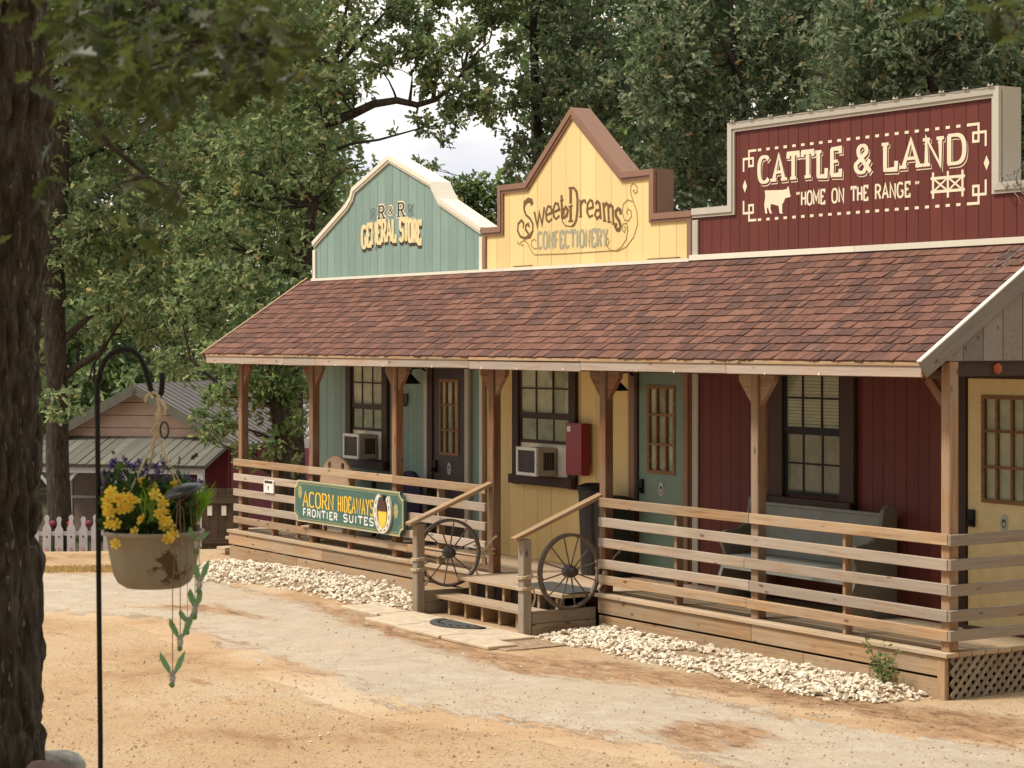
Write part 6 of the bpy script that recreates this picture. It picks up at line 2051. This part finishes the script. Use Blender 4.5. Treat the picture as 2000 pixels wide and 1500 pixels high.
# stones at its foot
def boulder(px, py, d, r_, sc_, mat, label, seed):
    p_ = at_d(px, py, d)
    g_ = gz(p_.x, p_.y)
    bm = bmesh.new()
    bmesh.ops.create_icosphere(bm, subdivisions=4, radius=1)
    rs = random.Random(seed)
    ph_ = [rs.uniform(0, 6) for _ in range(6)]
    for v_ in bm.verts:
        c_ = v_.co
        k_ = 1 + .10 * math.sin(3 * c_.x + ph_[0]) + .10 * math.sin(4 * c_.y + ph_[1] + c_.z) + .05 * math.sin(9 * c_.z + ph_[2] + 5 * c_.x) + .03 * math.sin(17 * c_.x + 13 * c_.y + ph_[3])
        v_.co = Vector((c_.x * sc_[0], c_.y * sc_[1], c_.z * sc_[2])) * k_ * r_
    me = bpy.data.meshes.new('boulder'); bm.to_mesh(me); bm.free()
    me.materials.append(mat); me.polygons.foreach_set('use_smooth', [True] * len(me.polygons))
    top_ = max(v_.co.z for v_ in me.vertices)
    o = obj('boulder', me, None, Matrix.Translation((p_.x, p_.y, p_.z - top_)))
    return tag(o, label, 'boulder', 'stones at the foot of the near oak')
n = Nodes('pale_boulder'); f1 = n.noise(n.coord(), 9, 6, .7); n.color(n.ramp(f1, [(.36, (.16, .13, .10)), (.5, (.42, .40, .35)), (.64, (.62, .60, .55))])); n.rough(.85, .2); n.bump(f1, .8, .03)
boulder(98, 1463, 8.9, .13, (1.1, 1.0, .85), n.m, 'pale grey mottled boulder at the foot of the thick oak', 3)
n = Nodes('brown_boulder'); f1 = n.noise(n.coord(), 6, 5, .6); n.color(n.ramp(f1, [(.3, (.075, .045, .035)), (.7, (.15, .10, .08))])); n.rough(.7, .3); n.bump(f1, .3, .02)
boulder(112, 1488, 8.0, .16, (1.2, 1.0, .9), n.m, 'smooth dark brown boulder in front of the pale one', 9)

# ------------------------------------------------------------------ shepherd's hook, hanging flower basket, hummingbird mobile
D0 = 7.0
t = thing('shepherd_hook', tuple(at_d(195, 1520, D0)), 'tall black iron shepherd hook pole with a curled top', 'plant hook')
pb = at_d(197, 1545, D0); pb.z = gz(pb.x, pb.y) - .1
MB().tube([pb] + [at_d(a, b, D0) for a, b in ((196, 1440), (193, 1150), (191, 900), (190, 760), (192, 735))], .0085, 10).build('pole', MT['black'], t, True)
hk = [(192, 745), (196, 725), (205, 704), (219, 689), (240, 682), (259, 685), (273, 697), (283, 718), (290, 742), (295, 762), (301, 774), (309, 777), (315, 768), (317, 748), (317, 728)]
MB().tube([at_d(a, b, D0) for a, b in hk], .0095, 10).build('hook', MT['black'], t, True)
MB().tube([at_d(183, 708, D0 + .02), at_d(186, 760, D0 + .02), at_d(188, 830, D0 + .018)], [.004, .005, .005], 6).build('stub', MT['black'], t)
bc = at_d(301, 1035, D0)
t = thing('flower_basket', (bc.x, bc.y, at_d(301, 1145, D0).z), 'tan plastic hanging basket of yellow and purple flowers on cotton cords', 'flower basket')
n = Nodes('tan_pot_plastic')
f1 = n.noise(n.coord('Object', (1, 1, 1)), 13, 6, .72, .4)
sx_ = n.new('SeparateXYZ'); n.l.new(n.coord('Object'), sx_.inputs[0])
# the worn brown patch on the right front of the pot (object axes: x right, y away)
dx = n.math('SUBTRACT', sx_.outputs[0], .075); dz_ = n.math('SUBTRACT', sx_.outputs[2], .005)
rad_ = n.math('SQRT', n.math('ADD', n.math('MULTIPLY', dx, n.math('MULTIPLY', dx, 1.0)), n.math('MULTIPLY', dz_, n.math('MULTIPLY', dz_, .75))))
patch = n.ramp(n.math('ADD', n.math('MULTIPLY', rad_, 5.0), n.math('MULTIPLY', n.math('SUBTRACT', f1, .5), 2.2)), [(.13, (1, 1, 1)), (.16, (0, 0, 0))])
f2 = n.noise(n.coord(), 30, 4, .6)
base_ = n.ramp(f2, [(.3, (.275, .235, .175)), (.7, (.32, .275, .21))])
n.color(n.mix(patch, base_, (.115, .062, .036))); n.rough(.5, .35)
MT['pot'] = n.m
rt, rb_ = .160, .116
zt = bc.z
zb = at_d(301, 1147, D0).z
H_ = zt - zb
pm = Matrix.Translation((bc.x, bc.y, zt - H_ / 2)) @ Matrix.Rotation(HEAD, 4, 'Z')
pmb = MB().lathe([(0, -H_ / 2), (rb_ * .80, -H_ / 2 + .002), (rb_ * 1.02, -H_ / 2 + .018), (rb_ * 1.14, -H_ / 2 + .045), (rt * .92, H_ / 2 - .075), (rt * .965, H_ / 2 - .018), (rt * .98, H_ / 2 - .017), (rt * 1.03, H_ / 2 - .014), (rt * 1.03, H_ / 2), (rt * .97, H_ / 2), (rt * .93, H_ / 2 - .03), (0, H_ / 2 - .03)], 48)
mk('pot', pmb.v, pmb.f, MT['pot'], t, pm, True)
MB().lathe([(0, zt - .022), (rt * .9, zt - .026)], 20, Matrix.Translation((bc.x, bc.y, 0))).build('soil', m_plain('soil', (.03, .02, .015), .95), t)
cord = m_plain('cotton_cord', (.60, .51, .36), .9, .1, .15, 60)
kn = at_d(306, 845, D0)
for k, (a, b, dd) in enumerate(((252, 965, -.06), (345, 948, -.02), (292, 915, .08))):
    e = at_d(a, b, D0 + dd)
    MB().tube([kn, kn.lerp(e, .5) + Vector((0, 0, -.002)), e], .0038, 6).build('cord', cord, t)
mb = MB()
for k in range(5):
    mb.tube([at_d(308 + k * 1.5, 785, D0 - .012 + .006 * k), at_d(312 - k * 3 + 3, 812, D0), at_d(292 + k * 7, 846, D0 + .01 * (k - 2))], .0032, 5)
mb.tube([at_d(296 + i * 6.4, 846 + (3 if i % 2 else -2), D0) for i in range(6)], .0035, 5)
mb.build('macrame', cord, t)
mb = MB()
for pts in ([(300, 778), (292, 768), (286, 775), (284, 787)], [(305, 776), (316, 784), (323, 796), (321, 812)], [(308, 780), (312, 800), (308, 818)], [(312, 776), (303, 768), (297, 766)]):
    mb.tube([at_d(a, b, D0 - .012) for a, b in pts], [.006, .007, .006, .003][:len(pts)] if len(pts) == 4 else .005, 6)
mb.build('bow', cord, t)
def Z5(a, b, d):
    return at_d(190 + a / 5.36, 880 + b / 5.36, d)
def flower_mesh(name, petals, r_, mats, cup=.35):
    v, f = [(0, 0, -.004)], []
    for k in range(petals):
        a = 2 * math.pi * k / petals
        for da, rr_, zz_ in ((-.50, .55, .10), (-.34, .95, .26), (0, 1.08, .30), (.34, .95, .26), (.50, .55, .10)):
            v.append((rr_ * r_ * math.cos(a + da), rr_ * r_ * math.sin(a + da), zz_ * cup * r_ * 2))
        b = 1 + k * 5
        f += [[0, b, b + 1, b + 2], [0, b + 2, b + 3, b + 4]]
    me = mesh_of(name, v, f, mats[0])
    n0 = len(v)
    cv, cf = tube([(0, 0, 0), (0, 0, .45 * r_), (0, 0, .6 * r_)], [.18 * r_, .30 * r_, .33 * r_], 8)
    allv = v + [tuple(q) for q in cv]
    me2 = mesh_of(name, allv, f + [[i_ + n0 for i_ in q] for q in cf], mats[0])
    me2.materials.append(mats[1])
    for q in range(len(f), len(f) + len(cf)):
        me2.polygons[q].material_index = 1
    return me2
mY, mO, mP, mPd = m_leaf('yellow_petal', [(0, (.82, .60, .05)), (1, (.88, .74, .20))], .3, .6, .2), m_plain('orange_centre_petal', (.78, .46, .03)), m_leaf('purple_petal', [(0, (.10, .06, .22)), (1, (.20, .13, .36))], .3, .6, .2), m_plain('dark_eye', (.03, .015, .05))
FY, FP = flower_mesh('flower', 6, .0195, (mY, mO)), flower_mesh('pansy', 5, .0155, (mP, mPd))
stem_m = m_plain('flower_stem', (.07, .13, .03))
stems = MB()
def put_flower(me, a, b, d, nm, sc_=1.0):
    p_ = Z5(a, b, d)
    to = (Vector((0, 0, EYE)) - p_).normalized()
    u = (to + Vector((random.gauss(0, .45), random.gauss(0, .45), random.gauss(.25, .4)))).normalized()
    q = u.to_track_quat('Z', 'Y').to_matrix().to_4x4() @ Matrix.Rotation(random.uniform(0, 6), 4, 'Z')
    obj(nm, me, t, Matrix.Translation(p_) @ q @ Matrix.Scale(sc_ * random.uniform(.85, 1.15), 4))
    root = Vector((bc.x, bc.y, zt)) + (p_ - Vector((bc.x, bc.y, zt))) * .35
    root.z = zt - .01
    stems.tube([root, root.lerp(p_, .6) + Vector((0, 0, .02)), p_], .0018, 5)
for a, b in ((130, 450), (105, 525), (125, 650), (110, 600), (120, 770), (195, 775), (205, 500), (235, 520), (270, 490), (320, 485), (350, 520), (390, 525), (250, 620), (300, 600), (350, 590), (300, 370), (470, 330), (505, 345), (575, 370), (580, 400), (605, 460), (690, 540), (640, 660), (680, 650), (725, 645), (690, 720), (700, 790), (755, 790), (735, 740), (740, 915), (790, 880), (465, 725), (390, 855), (190, 975), (150, 430), (800, 345), (910, 470)):
    put_flower(FY, a, b, D0 - random.uniform(.11, .17) if b > 420 else D0 + random.uniform(-.03, .05), 'flower', 1.0)
for a, b in ((175, 120), (330, 150), (440, 120), (610, 170), (480, 240), (640, 230), (860, 260), (1010, 330), (80, 240), (90, 420), (150, 145), (210, 185), (285, 100), (385, 165), (525, 190), (120, 290), (140, 265), (40, 345), (700, 130), (745, 330), (735, 300), (940, 300), (1080, 340), (580, 280), (265, 270), (60, 500)):
    put_flower(FP, a, b, D0 + random.uniform(.0, .10), 'pansy', 1.0)
stems.build('stems', stem_m, t)
MT['basket_leaf'] = m_leaf('basket_leaf', [(0, (.020, .050, .012)), (.5, (.040, .090, .020)), (1, (.085, .150, .035))], .3)
k = 2300
P_ = np.array([tuple(Z5(random.uniform(60, 1000), 800 - abs(random.gauss(0, 1)) * 220, D0 + random.uniform(-.075, .12))) for _ in range(k)])
v, f = leaf_arrays(P_, rng.normal(size=(k, 3)) + np.array([0, 0, .5]), rng.normal(size=(k, 3)) + np.array([0, -.3, .7]), rng.uniform(.018, .042, k))
o = obj('foliage', fast_mesh('foliage', v, f, MT['basket_leaf'], False), t); o['kind'] = 'stuff'
mb = MB()
def blade(a, b):
    w = .0045
    s = (b - a).cross(Vector((0.84, -.54, 0)) if random.random() < 2 else Vector((0, 0, 1)))
    s = Vector((CH, SH, 0)) * w + Vector((0, 0, .001))
    m_ = a.lerp(b, .55) + Vector((0, 0, .012))
    mb.add([a - s, a + s, m_ + s * .9, m_ - s * .9, b], [[0, 1, 2, 3], [3, 2, 4]])
for k in range(70):
    x0 = random.uniform(470, 640)
    blade(Z5(x0, random.uniform(700, 780), D0 - .06 + random.uniform(-.04, .04)), Z5(x0 + random.gauss(0, 70), random.uniform(360, 520), D0 - .06 + random.uniform(-.05, .05)))
for k in range(80):
    blade(Z5(random.uniform(960, 1060), random.uniform(640, 760), D0 + random.uniform(-.02, .06)), Z5(random.uniform(1060, 1270), random.uniform(300, 470) if random.random() < .3 else random.uniform(410, 560), D0 + random.uniform(-.05, .10)))
blade_m = m_leaf('grass_blade', [(0, (.13, .27, .035)), (1, (.30, .46, .08))], .45)
o = mb.build('grass_blades', blade_m, t); o['kind'] = 'stuff'

t = thing('hummingbird_mobile', tuple(at_d(357, 957, D0 - .14)), 'solar light mobile with a dark round cap and six hanging green glass hummingbirds', 'garden mobile')
Dm = D0 - .20
cp = at_d(357, 957, Dm)
tilt = Matrix.Translation(cp) @ Matrix.Rotation(HEAD, 4, 'Z') @ Matrix.Rotation(R(-17), 4, 'Y') @ Matrix.Rotation(R(9), 4, 'X')
MB().lathe([(0, .016), (.03, .014), (.055, .004), (.063, -.004), (.063, -.009), (.05, -.010), (0, -.010)], 28, tilt).build('solar_cap', m_plain('dark_solar_cap', (.035, .034, .030), .35, .5), t, True)
MB().lathe([(0, -.010), (.028, -.010), (.022, -.035), (0, -.036)], 18, tilt).build('light_housing', MT['black'], t, True)
rg = [at_d(321 + 8 * math.cos(R(a)), 840 + 16 * math.sin(R(a)), D0 - .02) for a in range(0, 361, 24)]
MB().tube(rg, .0028, 6).build('hanger_ring', MT['black'], t, True)
MB().tube([at_d(318, 855, D0 - .02), at_d(330, 900, Dm + .02), at_d(357, 952, Dm)], .0012, 5).build('hanger_cord', cord, t)
thread = m_plain('brown_thread', (.22, .13, .09), .6)
MT['wing'] = m_leaf('green_wing', [(0, (.09, .24, .10)), (1, (.26, .42, .22))], .45, .2, .6)
n = Nodes('clear_body'); n.color((.62, .60, .54)); n.rough(.12, .6); n.b.inputs['Transmission Weight'].default_value = .55
MT['clear'] = n.m
BIRDS = [(384, 1064, 1, (410, 1036), (371, 1028), .02), (389, 1142, 1, (409, 1092), (383, 1098), -.01), (381, 1192, 1, (371, 1148), (394, 1150), .0), (366, 1222, 1, (386, 1186), (352, 1190), .01), (352, 1254, -1, (331, 1206), (379, 1199), -.02), (337, 1325, -1, (312, 1272), (362, 1270), -.01)]
for i, (px, py, sg, w1, w2, dd) in enumerate(BIRDS):
    d_ = Dm + dd
    s0 = tilt @ Vector((.045 * math.cos(i * 1.05 + .3), .045 * math.sin(i * 1.05 + .3), -.01))
    e0 = at_d(px, py - 8, d_)
    sx0 = Vector((e0.x, e0.y, s0.z - .05))
    MB().tube([s0, s0.lerp(sx0, .75), e0.lerp(sx0, .5), e0], .0012 if i < 4 else .0016, 5).build('thread', thread, t)
    bd = MB()
    for c_, r_, sc_ in (((px, py, d_), .0105, (1, 1, 1.6)), ((px + 2, py - 12, d_), .0085, (1, 1, 1))):
        bd.ball(at_d(*c_), r_, 8, sc_)
    bd.tube([at_d(px + 3, py - 13, d_), at_d(px + 18 * sg * .5, py - 4, d_ - .01)], [.003, .0008], 6)
    bd.build('bird_body', MT['clear'], t, True)
    tl = MB(); tl.ball(at_d(px - 1, py + 12, d_), .012, 8, (1, .7, .9)); tl.build('bird_tail', MT['wing'], t, True)
    for s_, wt in ((1, w1), (-1, w2)):
        tip = at_d(wt[0], wt[1], d_ + s_ * .015)
        rt_ = at_d(px + (3 if wt[0] > px else -3), py - 5, d_)
        ax = tip - rt_
        sd_ = Vector((CH, SH, 0)) * .012
        m1, m2 = rt_ + ax * .35, rt_ + ax * .7
        fw = Vector((SH, -CH, 0)) * .003
        MBfix('wing', [rt_, m1 - sd_ * .8 + fw, m2 - sd_ * .9 + fw, tip, m2 + sd_ * .6 - fw, m1 + sd_ * .8 - fw], [[0, 1, 5], [1, 2, 4, 5], [2, 3, 4]], MT['wing'], t)
